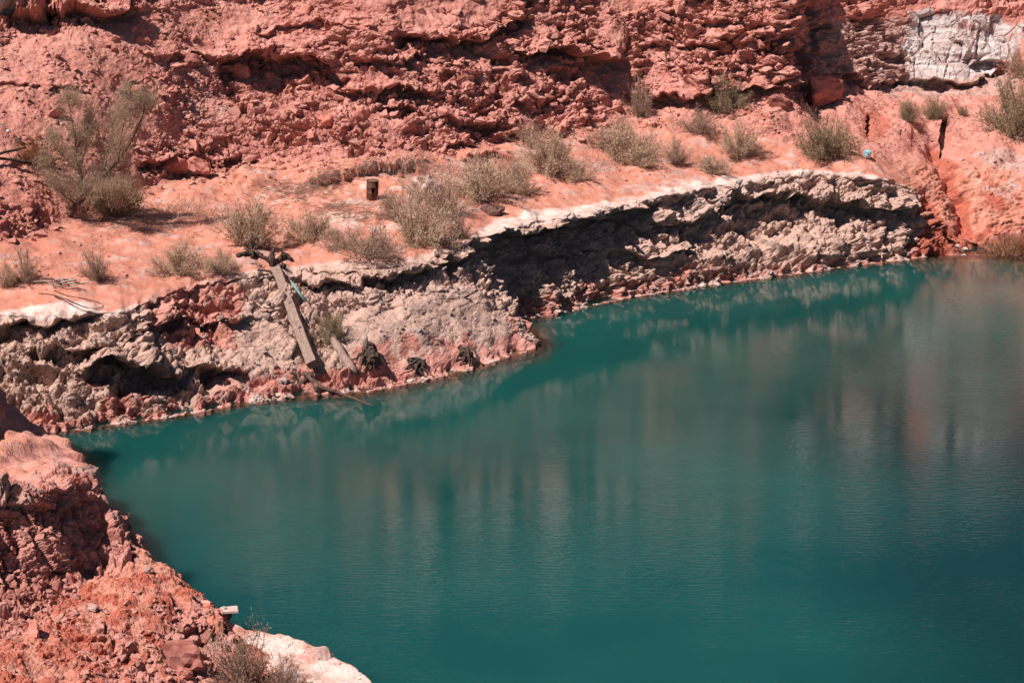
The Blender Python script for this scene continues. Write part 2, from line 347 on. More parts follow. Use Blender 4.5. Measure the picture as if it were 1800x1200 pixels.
# ------------------------------------------------------------------ far shore: bank, shelf and cliff as one lofted surface
#     waterline        rim (px,py,h)      cliff foot (px,py,h)  cliff mid (px,py,dD)   cliff high (px,py,dD)
ST = [((-700, 930), (-700, 740, 3.4), (-700, 640, 5.0), (-700, 480, 6.0), (-700, 200, 15)),
      ((-250, 815), (-250, 622, 3.4), (-250, 480, 5.2), (-250, 300, 6.0), (-250, 100, 14)),
      ((-100, 785), (-100, 575, 3.5), (-100, 445, 5.2), (-100, 270, 6.0), (-100, 75, 14)),
      ((0, 772), (0, 556, 3.6), (0, 428, 5.2), (0, 250, 6.0), (0, 60, 14)),
      ((120, 757), (125, 552, 3.6), (85, 400, 5.3), (80, 225, 5.5), (80, 40, 12.5)),
      ((220, 744), (220, 542, 3.7), (150, 376, 5.4), (150, 200, 5.0), (150, 25, 11.0)),
      ((330, 729), (330, 502, 3.8), (230, 340, 5.6), (250, 180, 4.6), (250, 10, 9.5)),
      ((450, 706), (440, 482, 3.9), (330, 308, 5.8), (360, 160, 4.2), (360, 0, 8.5)),
      ((540, 696), (540, 472, 3.9), (440, 290, 6.0), (450, 150, 4.0), (450, 0, 8.0)),
      ((640, 689), (640, 468, 4.0), (560, 283, 6.2), (560, 150, 4.0), (560, 0, 8.0)),
      ((760, 666), (720, 460, 4.0), (660, 280, 6.3), (660, 145, 4.0), (660, -5, 7.8)),
      ((860, 638), (790, 440, 4.1), (750, 270, 6.3), (750, 140, 4.0), (750, -10, 7.5)),
      ((946, 606), (836, 420, 4.2), (800, 262, 6.4), (810, 140, 4.0), (810, -10, 7.5)),
      ((912, 566), (866, 406, 4.2), (840, 255, 6.4), (860, 130, 3.8), (860, -15, 7.0)),
      ((985, 550), (935, 390, 4.2), (900, 248, 6.4), (920, 120, 3.6), (920, -20, 6.5)),
      ((1080, 528), (1050, 366, 4.3), (1010, 235, 6.5), (1015, 110, 3.5), (1015, -20, 6.0)),
      ((1180, 512), (1160, 343, 4.4), (1120, 222, 6.5), (1125, 170, 1.5), (1125, -20, 5.0)),
      ((1290, 496), (1290, 317, 4.5), (1250, 225, 6.5), (1250, 185, 1.2), (1250, -20, 4.2)),
      ((1400, 482), (1390, 303, 4.6), (1340, 245, 6.0), (1320, 180, 2.2), (1320, -20, 5.2)),
      ((1470, 472), (1460, 302, 4.6), (1430, 266, 5.4), (1388, 160, 3.5), (1388, -20, 5.5)),
      ((1530, 464), (1510, 306, 4.5), (1480, 275, 5.2), (1412, 150, 11.0), (1412, -20, 13.5)),
      ((1590, 457), (1560, 316, 4.2), (1525, 281, 5.0), (1500, 150, 13.0), (1492, -20, 16.0)),
      ((1625, 452), (1612, 338, 3.2), (1575, 285, 4.6), (1592, 150, 14.0), (1590, 10, 16.0)),
      ((1665, 449), (1655, 395, 1.3), (1645, 292, 4.2), (1680, 152, 13.0), (1680, 20, 15.0)),
      ((1720, 448), (1725, 414, 0.7), (1740, 300, 3.8), (1765, 130, 13.0), (1770, 22, 15.5)),
      ((1800, 453), (1815, 404, 0.9), (1830, 308, 3.8), (1850, 110, 14.0), (1850, 20, 17.0)),
      ((1950, 472), (1960, 400, 1.5), (1970, 310, 4.2), (1980, 110, 14.0), (1980, 0, 18.0)),
      ((2250, 530), (2250, 430, 2.0), (2250, 330, 4.6), (2250, 150, 10.0), (2250, 0, 16.0)),
      ((2700, 640), (2700, 520, 2.5), (2700, 440, 4.6), (2700, 250, 8.0), (2700, 60, 14.0))]
LW, LR, LF, LK1, LK2 = [], [], [], [], []
for w, r, f, k1, k2 in ST:
    LW.append(at_h(*w, 0.0)); LR.append(at_h(*r)); F_ = at_h(*f); LF.append(F_)
    LK1.append(at_d(k1[0], k1[1], F_[1] + k1[2])); LK2.append(at_d(k2[0], k2[1], F_[1] + k2[2]))
LW, LR, LF, LK1, LK2 = map(np.array, (LW, LR, LF, LK1, LK2))
back = LR - LW; back[:, 2] = 0; back /= np.linalg.norm(back, axis=1)[:, None]
LB = LW - back * 5.0; LB[:, 2] = -2.6
LS = LW - back * 0.9; LS[:, 2] = -0.22
LT = LK2 + np.array([0, 7.0, 0]); LT[:, 2] = np.maximum(LK2[:, 2] + 6.0, 22.5)
lowl = np.array([w[0][0] < 420 for w in ST]); LT[lowl, 2] = LK2[lowl, 2] + 3.0          # the left slope is lower
LP = LT + np.array([0, 4.0, 1.0]); LQ = LT + np.array([0, 90.0, 2.0])
ss = [0.0]
for a, b in zip(ST[:-1], ST[1:]):
    d = np.mean([math.hypot(b[k][0] - a[k][0], b[k][1] - a[k][1]) for k in (0, 1, 2)])
    out = (a[0][0] < -60) or (a[0][0] >= 1800)
    ss.append(ss[-1] + d * (0.3 if out else 1.0))
NU = 1340
CNT = [6, 10, 180, 104, 118, 150, 34, 6, 6]
P0, IX = loft([LB, LS, LW, LR, LF, LK1, LK2, LT, LP, LQ], ss, NU, CNT, 3.5)
I_W, I_R, I_F, I_K1, I_K2, I_T = IX[2], IX[3], IX[4], IX[5], IX[6], IX[7]
N0 = normals(P0, 8, 5)
if N0[I_R - 60, NU // 2, 1] > 0: N0 = -N0
NVT = P0.shape[0]
rowi = np.arange(NVT)[:, None] * np.ones((1, NU))
px, py, _ = project(P0)
P32 = P0.astype(np.float32)
OUT = N0 * np.array([1, 1, 0.25]); OUT[..., 1] -= 0.15; OUT /= np.linalg.norm(OUT, axis=-1, keepdims=True)
tb = np.clip((rowi - I_W) / (I_R - I_W), 0, 1)               # 0 at the waterline, 1 at the rim
m_bank = sstep(I_W - 8, I_W + 6, rowi) * (1 - sstep(I_R - 2, I_R + 10, rowi))
m_shelf = sstep(I_R - 4, I_R + 10, rowi) * (1 - sstep(I_F - 14, I_F + 10, rowi))
m_cliff = sstep(I_F - 14, I_F + 12, rowi)
n_big = fbm(P32, 3.4, 3, 1); n_mid = fbm(P32, 1.1, 3, 9); n_w1 = noise(P32, 0.9, 21); n_w2 = noise(P32, 0.45, 23)
wx = px + 13 * n_w1 + 5 * n_w2; wy = py + 9 * n_mid + 4 * n_w2
# where the slope is bare rock, and where it is loose soil
m_rock = np.maximum.reduce([
    poly_mask(wx, wy, [(390, 95), (560, 60), (700, 45), (860, 30), (930, -30), (1050, -40), (1075, 170), (1040, 240), (900, 262), (760, 275), (560, 280), (420, 250)], 22),
    poly_mask(wx, wy, [(1085, 20), (1400, -30), (1420, 170), (1300, 200), (1100, 195)], 18),
    0.85 * poly_mask(wx, wy, [(1400, -30), (1590, -40), (1600, 160), (1500, 150), (1410, 140)], 14),
    poly_mask(wx, wy, [(-60, -60), (230, -60), (225, 25), (140, 55), (0, 45), (-60, 60)], 16),
    0.8 * poly_mask(wx, wy, [(260, 265), (430, 240), (470, 290), (330, 320), (255, 300)], 14),
    0.8 * poly_mask(wx, wy, [(-60, 330), (90, 380), (130, 440), (40, 500), (-60, 480)], 18),
    0.55 * poly_mask(wx, wy, [(500, -60), (730, -60), (700, 50), (480, 70)], 20),
    0.35 * poly_mask(wx, wy, [(270, 90), (420, 100), (430, 260), (300, 250)], 25)]) * m_cliff
m_white = poly_mask(wx, wy, [(1588, 24), (1700, 14), (1800, 36), (1810, 70), (1785, 95), (1745, 132), (1600, 155), (1590, 90)], 15) * m_cliff
m_white = m_white * np.clip(0.95 + 0.5 * n_big, 0.3, 1)
m_rock = np.maximum(m_rock, sstep(I_K2 - 20, I_K2 + 10, rowi) * 0.9)
m_slide = poly_mask(wx, wy, [(715, 55), (730, 0), (890, -10), (860, 35), (780, 60)], 10) + poly_mask(wx, wy, [(1060, 0), (1100, -10), (1115, 170), (1085, 170)], 8)
m_rock = m_rock * (1 - np.clip(m_slide, 0, 1)) * (0.25 + 0.75 * sstep(-0.42, 0.0, fbm(P32 * np.array([1, 1, 0.45], np.float32), 2.2, 2, 111)))
# layered ledges: random offset for every bed, bent by noise
def beds(q, thick, seed):
    t = q / thick; i = np.floor(t).astype(int); f = t - i
    r = RV[(i * 7 + seed) & 255, 2]; r2 = RV[((i + 1) * 7 + seed) & 255, 2]
    return r + (r2 - r) * sstep(0.78, 1.0, f) - 0.5
q = P0[..., 2] + 0.06 * P0[..., 0] + 0.5 * n_big
d_rock = 0.85 * n_big * 0.35
d_beds = 0.60 * beds(q, 0.66, 3) * (0.4 + 0.9 * np.clip(n_mid + 0.4, 0, 1)) + 0.32 * beds(q + 0.2 * n_mid, 0.24, 11)
bl = np.where(px > 1080, 0.8, 1.0)[..., None]
bigb = np.clip(0.75 + 0.9 * noise(P32, 2.6, 121), 0.1, 1.6)
d_rock = d_rock + 0.62 * bigb * facet(P32 + 0.12 * n_w1[..., None].astype(np.float32), (1.5, 1.2, 0.70), 1)
d_rock = d_rock + (0.30 - 0.10 * bigb) * facet(P32 + 0.05 * n_w2[..., None].astype(np.float32), (0.55, 0.45, 0.27), 2)
f3 = facet(P32, (0.22, 0.22, 0.16), 3)
fine = fbm(P32, 0.20, 2, 41)
d_rock = d_rock + 0.085 * f3 + 0.035 * fine
d_white = 0.25 * beds(P0[..., 2] + 0.05 * P0[..., 0], 0.9, 5) + 0.50 * facet(P32 + 0.25 * n_w1[..., None].astype(np.float32), (1.7, 1.7, 2.8), 4) + 0.14 * facet(P32 + 0.1 * n_w2[..., None].astype(np.float32), (0.45, 0.6, 1.1), 12) + 0.02 * f3
d_talus = 0.22 * n_big + 0.12 * n_mid + 0.05 * f3 * np.clip(0.4 + n_mid, 0, 1) + 0.030 * fine
d_cliff = d_talus * (1 - m_rock) + d_rock * m_rock
d_cliff = d_cliff * (1 - m_white) + d_white * m_white
# crusted bank: knobbly, with thin plates near the rim
kn1 = billow(P32, (1.5, 1.5, 1.0), 2, 51); kn2 = billow(P32, 0.42, 2, 57); kn3 = billow(P32, 0.15, 1, 63)
plate = beds(P0[..., 2] + 0.25 * n_mid, 0.16, 19) + 0.6 * beds(P0[..., 2] + 0.3 * n_w1, 0.33, 29)
m_plate = sstep(0.45, 0.85, tb)
smooth_apron = np.maximum.reduce([poly_mask(wx, wy, [(560, 640), (590, 540), (700, 500), (830, 490), (950, 600), (800, 660)], 25),
                                  0.8 * poly_mask(wx, wy, [(400, 560), (470, 520), (540, 640), (430, 690), (380, 620)], 22)])
kmod = np.clip(0.35 + 1.1 * noise(P32, 1.7, 131), 0.05, 1.0)
fb1 = facet(P32 + 0.10 * n_w1[..., None].astype(np.float32), (0.75, 0.7, 0.30), 13); fb2 = facet(P32, (0.27, 0.27, 0.13), 14)
d_bank = (0.48 * kn1 + 0.34 * kmod * kn2 + 0.03 * kn3 + 0.26 * fb1 * (1.1 - kmod) + 0.11 * fb2) * (1 - 0.84 * smooth_apron) - 0.12 + 0.25 * n_big
d_bank = d_bank * sstep(0.0, 0.06, tb) * (1 - 0.75 * sstep(0.86, 0.98, tb))
d_shelf = 0.24 * n_big + 0.085 * n_mid + 0.02 * fine + 0.02 * f3 * np.clip(n_mid + 0.2, 0, 1)
disp = d_cliff * m_cliff + d_bank * m_bank + d_shelf * m_shelf
# hand-placed overhangs, hollows and gullies (metres, pushed out of or into the face)
rim_wig = (0.55 * noise(np.stack([px / 46.0, 0 * px, 0 * px], -1), 1.0, 141) + 0.16 * noise(np.stack([px / 17.0, 0 * px, 0 * px + 5], -1), 1.0, 143)) * np.exp(-(np.abs(rowi - I_R) / np.where(rowi > I_R, 7, 12)) ** 2)
w_wig = (0.50 * noise(np.stack([px / 34.0, 0 * px, 0 * px + 2], -1), 1.0, 161) + 0.26 * noise(np.stack([px / 11.0, 0 * px, 0 * px + 8], -1), 1.0, 163)) * np.exp(-((rowi - I_W) / np.where(rowi > I_W, 16, 7)) ** 2)
feat = w_wig + rim_wig * (px < 1640) + 0.46 * plate * m_plate * m_bank * np.clip(0.7 + 0.8 * n_mid, 0.1, 1.4) * (1 - 0.8 * sstep(0.985, 1.0, tb)) + d_beds * m_rock * (1 - m_white)
CL = [([(395, 108), (450, 96), (500, 92), (560, 108), (600, 140)], 1.25, 30, 58), ([(600, 96), (680, 112), (745, 96)], 0.5, 18, 24),
      ([(700, 60), (760, 66), (830, 74), (880, 50), (915, 26)], 1.05, 18, 34), ([(925, 96), (960, 78), (1010, 96), (1060, 106), (1095, 100)], 1.15, 28, 44),
      ([(580, 158), (640, 168), (700, 152), (765, 172)], 0.6, 18, 24), ([(660, 186), (740, 196), (800, 214), (880, 224)], 0.5, 15, 18),
      ([(760, 266), (830, 252), (905, 236)], 0.45, 12, 14), ([(-40, 14), (60, 26), (130, 18), (200, 26), (228, 12)], 1.1, 25, 34),
      ([(285, 100), (340, 97), (400, 110)], 0.3, 10, 12), ([(255, 286), (320, 276), (380, 288), (425, 272)], 0.5, 14, 18),
      ([(1120, 80), (1200, 72), (1300, 74), (1385, 58)], 0.35, 15, 20), ([(1110, 165), (1200, 172), (1300, 158), (1392, 150)], 0.75, 25, 22),
      ([(1470, 132), (1540, 146), (1592, 138)], 0.6, 18, 14), ([(1600, 140), (1700, 152), (1775, 120)], 0.65, 16, 13),
      ([(-10, 150), (60, 146), (150, 152)], 0.22, 8, 10), ([(450, 60), (540, 40), (620, 48)], 0.35, 14, 18), ([(830, 190), (900, 180), (960, 195)], 0.35, 12, 14),
      ([(1330, 95), (1360, 78), (1400, 85)], 0.6, 20, 26), ([(1210, 45), (1260, 40), (1300, 48)], 0.4, 12, 14)]
for pts, A_, u_, d_ in CL: feat = feat + 1.12 * ledge(wx, wy, pts, A_, u_, d_) * m_cliff
BK = [([(-30, 572), (60, 566), (150, 556)], 0.55, 12, 20), ([(150, 640), (210, 632), (260, 644), (318, 652)], 1.0, 24, 34), ([(340, 640), (420, 648)], 0.7, 20, 24),
      ([(270, 566), (330, 552), (400, 566), (440, 552)], 0.40, 16, 20), ([(540, 492), (620, 498), (700, 482), (780, 462), (838, 446)], 0.55, 10, 22),
      ([(845, 424), (900, 408), (960, 396), (1060, 378), (1135, 362)], 0.95, 12, 52), ([(1130, 396), (1200, 388), (1290, 356)], 0.6, 20, 30),
      ([(1285, 338), (1350, 340), (1440, 346), (1520, 356), (1605, 372)], 0.75, 20, 34), ([(40, 615), (120, 608), (190, 600)], 0.45, 18, 22),
      ([(940, 440), (1000, 452), (1060, 440)], 0.5, 12, 26), ([(1090, 440), (1150, 450), (1220, 440)], 0.5, 14, 20), ([(500, 500), (560, 488), (600, 492)], 0.35, 8, 20)]
for pts, A_, u_, d_ in BK: feat = feat + 1.3 * ledge(wx, wy, pts, A_, u_, d_) * m_bank
for a in [(1360, 392, 105, 36, 1.0, 0.12), (1010, 450, 110, 60, 0.5), (360, 548, 55, 28, 0.45), (600, 545, 45, 26, 0.4), (250, 672, 55, 24, 0.6), (385, 662, 34, 22, 0.6),
          (1480, 372, 90, 20, 0.5, 0.1), (900, 470, 40, 60, 0.5), (690, 540, 30, 20, 0.25), (1120, 410, 50, 26, 0.5), (60, 660, 40, 20, 0.4), (1230, 420, 40, 20, 0.4)]:
    feat = feat + cav(wx, wy, *a) * m_bank
for a in [(1470, 430, 150, 42, -0.55), (1250, 455, 90, 36, -0.35), (120, 640, 80, 26, -0.35), (700, 560, 110, 70, -0.2), (980, 420, 28, 18, -0.5), (1290, 385, 34, 14, -0.55)]:
    feat = feat + cav(wx, wy, *a[:5], hard=0.1) * m_bank
for a in [(1664, 236, 12, 32, 1.0), (1528, 222, 8, 20, 0.7), (1740, 120, 40, 16, 0.8), (235, 152, 12, 8, 0.6), (1410, 110, 10, 45, 0.9)]:
    feat = feat + cav(px + 2 * n_w2, py + 2 * n_w1, *a, hard=0.75) * m_cliff
colm = noise(np.stack([px / 75.0, rowi / 90.0, 0 * px], -1), 1.0, 151) + 0.6 * noise(np.stack([px / 30.0, rowi / 60.0, 0 * px + 3], -1), 1.0, 153)
feat = feat + 2.3 * colm * sstep(I_K2 - 4, I_K2 + 14, rowi) * (1 - sstep(I_T - 2, I_T + 6, rowi))  # columns added out of view, shaped to streak the reflection in the water
disp3 = N0 * disp[..., None] + OUT * np.where(np.abs(feat) > 0, feat, 0)[..., None]
gd = np.exp(-(line_dist(wx, wy, [(1648, 262), (1670, 300), (1690, 345), (1700, 395), (1725, 442)]) / 17) ** 2)
gd2 = np.exp(-(line_dist(wx, wy, [(1628, 345), (1650, 385), (1690, 425)]) / 10) ** 2)
gd3 = np.exp(-(line_dist(wx, wy, [(1700, 285), (1735, 318), (1770, 345), (1800, 352)]) / 4.0) ** 2)
g_m = (rowi > I_W) * (rowi < I_K1)
mound = 0
for a in [(1585, 225, 55, 50, -0.9), (1745, 265, 55, 55, -0.8), (1480, 205, 70, 45, -0.6), (1350, 215, 60, 30, -0.5), (1660, 190, 40, 25, -0.5), (1150, 222, 60, 24, -0.5), (1230, 245, 40, 20, -0.35), (1040, 245, 50, 20, -0.4), (430, 322, 80, 22, -0.6), (520, 362, 80, 16, -0.35), (330, 345, 60, 18, -0.4), (640, 380, 60, 12, -0.25), (820, 330, 60, 16, -0.3), (950, 285, 60, 16, -0.3), (60, 470, 70, 18, -0.3)]:
    mound = mound + cav(wx, wy, *a[:4], -a[4], hard=0.0) * -1
disp3 = disp3 + N0 * (mound * (rowi > I_R + 20) * (rowi < I_K1 + 30))[..., None]
streak = noise(np.stack([px / 170.0, (rowi - I_R) / 11.0, 0 * px], -1), 1.0, 301) + 0.5 * noise(np.stack([px / 60.0, (rowi - I_R) / 5.0, 0 * px + 7], -1), 1.0, 303)
disp3 = disp3 + N0 * (0.02 * streak * m_shelf + (0.14 * fb1 + 0.09 * fb2) * sstep(1560, 1640, px) * m_shelf)[..., None]
disp3 = disp3 - N0 * np.minimum((0.95 * gd + 0.45 * gd2 + 0.30 * gd3) * g_m * sstep(0.05, 0.6, tb), 0.6 * np.maximum(P0[..., 2], 0))[..., None]
# low straw bank on the shelf with a step below it
lb = ledge(wx, wy, [(545, 318), (600, 306), (660, 298), (745, 296)], 0.60, 24, 26) + ledge(wx, wy, [(820, 282), (860, 274), (910, 276)], 0.5, 14, 14) + ledge(wx, wy, [(470, 352), (540, 345), (620, 356)], 0.18, 20, 20)
lb = lb * (1 - sstep(I_F - 5, I_F + 15, rowi)) * sstep(I_R + 5, I_R + 25, rowi)
disp3 = disp3 + lb[..., None] * np.array([0.0, -0.85, 0.55])
P1 = P0 + disp3
# colour masks (what the ground is made of)
rimz = np.exp(-(np.maximum(rowi - I_R, 0) / 9) ** 2) * (rowi >= I_R) + (rowi < I_R) * np.exp(-((I_R - rowi) / 16) ** 2)
saltx = 0.35 + 0.65 * np.maximum.reduce([sstep(810, 880, px) * (1 - sstep(1540, 1620, px)), 1 - sstep(150, 320, px), 0.4 * sstep(380, 440, px) * (1 - sstep(480, 560, px))])
rim_w = np.interp(px, [-100, 0, 150, 300, 560, 800, 860, 950, 1050, 1130, 1200, 1290, 1330, 1500, 1620, 1700], [14, 16, 13, 6, 5, 9, 15, 14, 9, 13, 17, 13, 6, 3, 2, 0.1])
salt_top = np.exp(-(np.maximum(rowi - I_R, 0) / np.maximum(rim_w, 0.1)) ** 2) * (rowi >= I_R - 6)
crust_w = (1 - sstep(0.02, 0.075, tb + 0.03 * n_w1)) * (rowi > I_W - 4) * np.clip(0.75 + 0.5 * n_mid, 0, 1)
m_saltc = np.clip(np.maximum.reduce([salt_top * saltx * np.clip(0.80 + 0.35 * streak + 0.3 * n_mid, 0.25, 1), 0.75 * crust_w * sstep(-0.15, 0.35, n_mid + 0.5 * n_w1), 0.5 * m_plate * m_bank * sstep(1100, 1200, px) * (1 - sstep(1290, 1420, px)),
                                     0.8 * poly_mask(wx, wy, [(705, 322), (735, 312), (785, 314), (780, 335), (720, 345)], 6) * m_shelf]), 0, 1)
redlow = 1 - sstep(0.10, 0.42, tb + 0.25 * n_mid)
reddish = np.maximum.reduce([0.9 * poly_mask(wx, wy, [(230, 500), (430, 490), (420, 600), (300, 600)], 25), 0.3 * poly_mask(wx, wy, [(600, 600), (700, 560), (850, 600), (760, 660), (600, 680)], 30),
                             poly_mask(wx, wy, [(1605, 330), (1720, 330), (1840, 380), (1840, 470), (1600, 460), (1630, 400)], 14)])
m_grey = m_bank * np.clip(1 - 0.62 * redlow * (1 - 0.5 * poly_mask(wx, wy, [(1150, 420), (1250, 380), (1620, 390), (1610, 450), (1300, 470)], 20)) - reddish, 0, 1)
m_soil = np.clip(m_shelf * 1.0 + 0.45 * (1 - m_rock) * m_cliff * (rowi < I_K2) - m_white, 0, 1)
m_purple = np.maximum.reduce([0.9 * poly_mask(wx, wy, [(1400, 40), (1590, 30), (1600, 155), (1430, 150)], 14), 0.8 * poly_mask(wx, wy, [(1530, 145), (1790, 125), (1800, 165), (1640, 180), (1560, 165)], 14),
                              0.75 * poly_mask(wx, wy, [(1610, 300), (1700, 350), (1690, 400), (1640, 390)], 12), 0.8 * poly_mask(wx, wy, [(1705, 280), (1810, 270), (1810, 350), (1760, 345)], 12),
                              0.5 * poly_mask(wx, wy, [(280, 100), (450, 110), (400, 240), (320, 230)], 30)])
m_red = np.clip(np.maximum.reduce([0.62 * poly_mask(wx, wy, [(1618, 335), (1700, 315), (1800, 370), (1840, 400), (1840, 470), (1600, 460)], 14) * np.clip(0.6 + n_mid, 0, 1), m_shelf * 0.42 * np.clip(-0.1 - 0.8 * streak + 0.8 * n_mid, 0, 1), gd * g_m * 1.1, gd2 * g_m, 0.7 * poly_mask(wx, wy, [(1600, 400), (1720, 400), (1740, 445), (1600, 455)], 10), 0.8 * poly_mask(wx, wy, [(1510, 195), (1550, 190), (1560, 245), (1520, 245)], 8),
                                   0.45 * poly_mask(wx, wy, [(-60, 300), (110, 320), (140, 440), (-60, 480)], 25), m_bank * 0.22 * redlow]), 0, 1)
m_wet = np.clip((1 - sstep(0.0, 0.03, tb)) * (rowi > I_W - 6) * (rowi < I_W + 8) * 0.6, 0, 1)
bed = 1 - sstep(I_W - 4, I_W + 2, rowi)
m_saltc = np.maximum(m_saltc * (1 - bed), 0.25 * bed); m_soil = np.maximum(m_soil, bed); m_grey = np.maximum(m_grey * (1 - bed), m_shelf * 0.62 * np.clip(0.6 + 0.9 * n_mid, 0, 1) * poly_mask(wx, wy, [(440, 330), (600, 290), (760, 285), (960, 250), (1000, 300), (830, 350), (800, 410), (640, 440), (560, 400), (440, 390)], 22))
up_c = sstep(I_K2 + 4, I_K2 + 16, rowi) * np.clip(0.55 + 1.1 * colm, 0, 1.0)      # unseen rock above the frame, paled in columns to brighten its reflection
m_white = np.maximum(m_white, up_c)
MA = np.stack([m_saltc, m_grey, m_soil], -1); MB_ = np.stack([np.maximum(m_white * np.clip(0.92 + 0.3 * n_mid, 0, 1), 0.42 * poly_mask(wx, wy, [(1495, 70), (1588, 50), (1590, 145), (1510, 140)], 16)), np.maximum(m_purple * (1 - m_shelf), m_shelf * np.clip(0.24 + 0.5 * streak + 0.5 * n_mid, 0, 0.55)), m_red], -1); MC = np.stack([m_wet] * 3, -1)
def cut(a, b): return {'mask_a': MA[a:b], 'mask_b': MB_[a:b], 'mask_c': MC[a:b]}
O_bank = sheet('lake_bank', P1[:I_R + 1], cut(0, I_R + 1), M['terrain'])
O_shelf = sheet('shelf', P1[I_R:I_F + 1], cut(I_R, I_F + 1), M['terrain'], True)
O_cliff = sheet('cliff', P1[I_F:], cut(I_F, NVT), M['terrain'])

# ------------------------------------------------------------------ near spur on the left
FG = [((-420, 420, 60.0), (-420, 700, 46.0), (-420, 960, 44.4), (-420, 1400, 30.0)),
      ((-250, 450, 58.0), (-250, 760, 45.0), (-250, 985, 43.4), (-300, 1380, 30.5)),
      ((-70, 500, 56.5), (-120, 820, 44.0), (-120, 1010, 42.6), (-200, 1380, 31.0)),
      ((6, 690, 56.5), (-30, 872, 42.8), (-30, 1040, 41.4), (-100, 1380, 31.4)),
      ((60, 738, 54.5), (50, 866, 43.2), (40, 1030, 41.9), (-30, 1380, 31.8)),
      ((110, 780, 52.3), (110, 850, 44.0), (90, 1022, 42.6), (30, 1380, 32.2)),
      ((150, 818, 50.2), (150, 850, 45.0), (140, 1008, 43.5), (90, 1380, 32.6)),
      ((165, 850, 49.0), (170, 872, 45.3), (172, 992, 44.0), (140, 1380, 33.0)),
      ((187, 892, 47.5), (192, 906, 45.4), (205, 982, 44.3), (190, 1380, 33.4)),
      ((230, 940, 45.9), (231, 950, 45.2), (240, 980, 44.4), (240, 1380, 33.8)),
      ((280, 985, 45.0), (277, 993, 44.2), (275, 1010, 43.6), (290, 1380, 34.2)),
      ((332, 1030, 44.2), (327, 1040, 43.2), (320, 1060, 42.7), (340, 1380, 34.6)),
      ((388, 1086, 43.0), (381, 1094, 42.3), (375, 1112, 41.8), (400, 1380, 35.0)),
      ((440, 1135, 41.7), (435, 1144, 41.3), (430, 1160, 40.7), (460, 1380, 35.2)),
      ((520, 1196, 40.0), (514, 1206, 39.5), (508, 1224, 38.8), (530, 1380, 35.3)),
      ((620, 1290, 37.5), (615, 1300, 37.2), (610, 1320, 36.8), (620, 1400, 35.0))]
GC, G1, G2, GN = ([at_d(*r[k]) for r in FG] for k in range(4))
GC, G1, G2, GN = map(np.array, (GC, G1, G2, GN))
GB = GC + np.array([0.18, 0.9, 0.0]); GB[:, 2] = np.minimum(GC[:, 2] * 0.35, GC[:, 2] - 0.9)
GD = GC + np.array([0.3, 1.7, 0.0]); GD[:, 2] = -1.5
sf = [0.0]
for a, b in zip(FG[:-1], FG[1:]):
    sf.append(sf[-1] + math.hypot(b[0][0] - a[0][0], b[0][1] - a[0][1]) * (0.35 if a[0][0] < -80 else 1.0))
NG = 430
Q0, GX_ = loft([GD, GB, GC, G1, G2, GN], sf, NG, [6, 10, 200, 120, 250], 3.0)
QN = normals(Q0, 6, 5)
if QN[-40, NG // 2, 2] < 0: QN = -QN
gx, gy, _ = project(Q0); Q32 = Q0.astype(np.float32)
gr = np.arange(Q0.shape[0])[:, None] * np.ones((1, NG))
gb = fbm(Q32, 1.6, 3, 71); gm = fbm(Q32, 0.5, 3, 75); gw = noise(Q32, 0.35, 79)
vx = gx + 16 * gm + 6 * gw; vy = gy + 12 * gb
# crags strike down to the right: block pattern sheared along that direction
g_rock = np.maximum.reduce([poly_mask(vx, vy, [(-80, 890), (60, 850), (150, 835), (190, 880), (245, 985), (170, 1010), (110, 1050), (30, 1100), (-80, 1130)], 16),
                            0.9 * poly_mask(vx, vy, [(290, 1110), (340, 1060), (395, 1080), (420, 1150), (380, 1200), (300, 1190)], 14),
                            0.45 * poly_mask(vx, vy, [(170, 1080), (260, 1110), (290, 1200), (220, 1250), (150, 1150)], 20)])
Qs = Q32.copy(); Qs[..., 2] += 0.9 * Qs[..., 0]
gdr = 0.27 * facet(Qs, (0.6, 0.7, 1.0), 5) + 0.14 * facet(Qs, (0.28, 0.32, 0.42), 6) + 0.07 * facet(Q32, 0.13, 7) + 0.3 * gb
upz = 1 - 0.66 * (1 - sstep(830, 900, gy))
gdt = (0.16 + 0.16 * (1 - sstep(830, 900, gy))) * gb + 0.10 * gm * upz + upz * 0.06 * facet(Q32, 0.20, 8) * np.clip(0.4 + gm * 1.4, 0, 1) + 0.025 * upz * facet(Q32, 0.09, 10)
gd_ = gdr * g_rock + gdt * (1 - g_rock)
gf = 0
for pts, A_, u_, d_ in [([(-60, 905), (40, 895), (110, 880), (165, 870)], 0.16, 20, 60), ([(230, 1090), (275, 1120), (310, 1165)], 0.30, 14, 26), ([(100, 1095), (170, 1130), (220, 1180)], 0.18, 12, 22),
                        ([(330, 1095), (372, 1115), (398, 1140)], 0.35, 14, 40)]:
    gf = gf + ledge(vx, vy, pts, A_, u_, d_, 18)
fade = sstep(2, 12, gr)
GO = QN * np.array([1, 1, 0.4]); GO[..., 1] -= 0.35; GO /= np.linalg.norm(GO, axis=-1, keepdims=True)
Q1 = Q0 + QN * (gd_ * fade)[..., None] + GO * (gf * fade)[..., None]
g_soil = np.clip((1 - g_rock) * (0.45 + 0.3 * sstep(900, 1020, gy) + 0.5 * gb), 0, 1)
g_red = np.clip(0.95 * sstep(940, 1060, gy) * (1 - 0.5 * g_rock) * (0.62 + 0.8 * gm), 0, 1)
g_pur = np.clip(0.36 * (1 - sstep(820, 930, gy)) + 0.5 * g_rock * sstep(0, 0.4, gb), 0, 1)
g_pale = 0.55 * poly_mask(vx, vy, [(330, 1030), (360, 1050), (370, 1085), (340, 1075)], 8) + 0.5 * poly_mask(vx, vy, [(30, 1075), (80, 1080), (85, 1130), (45, 1130)], 8)
gz = np.zeros_like(gx)
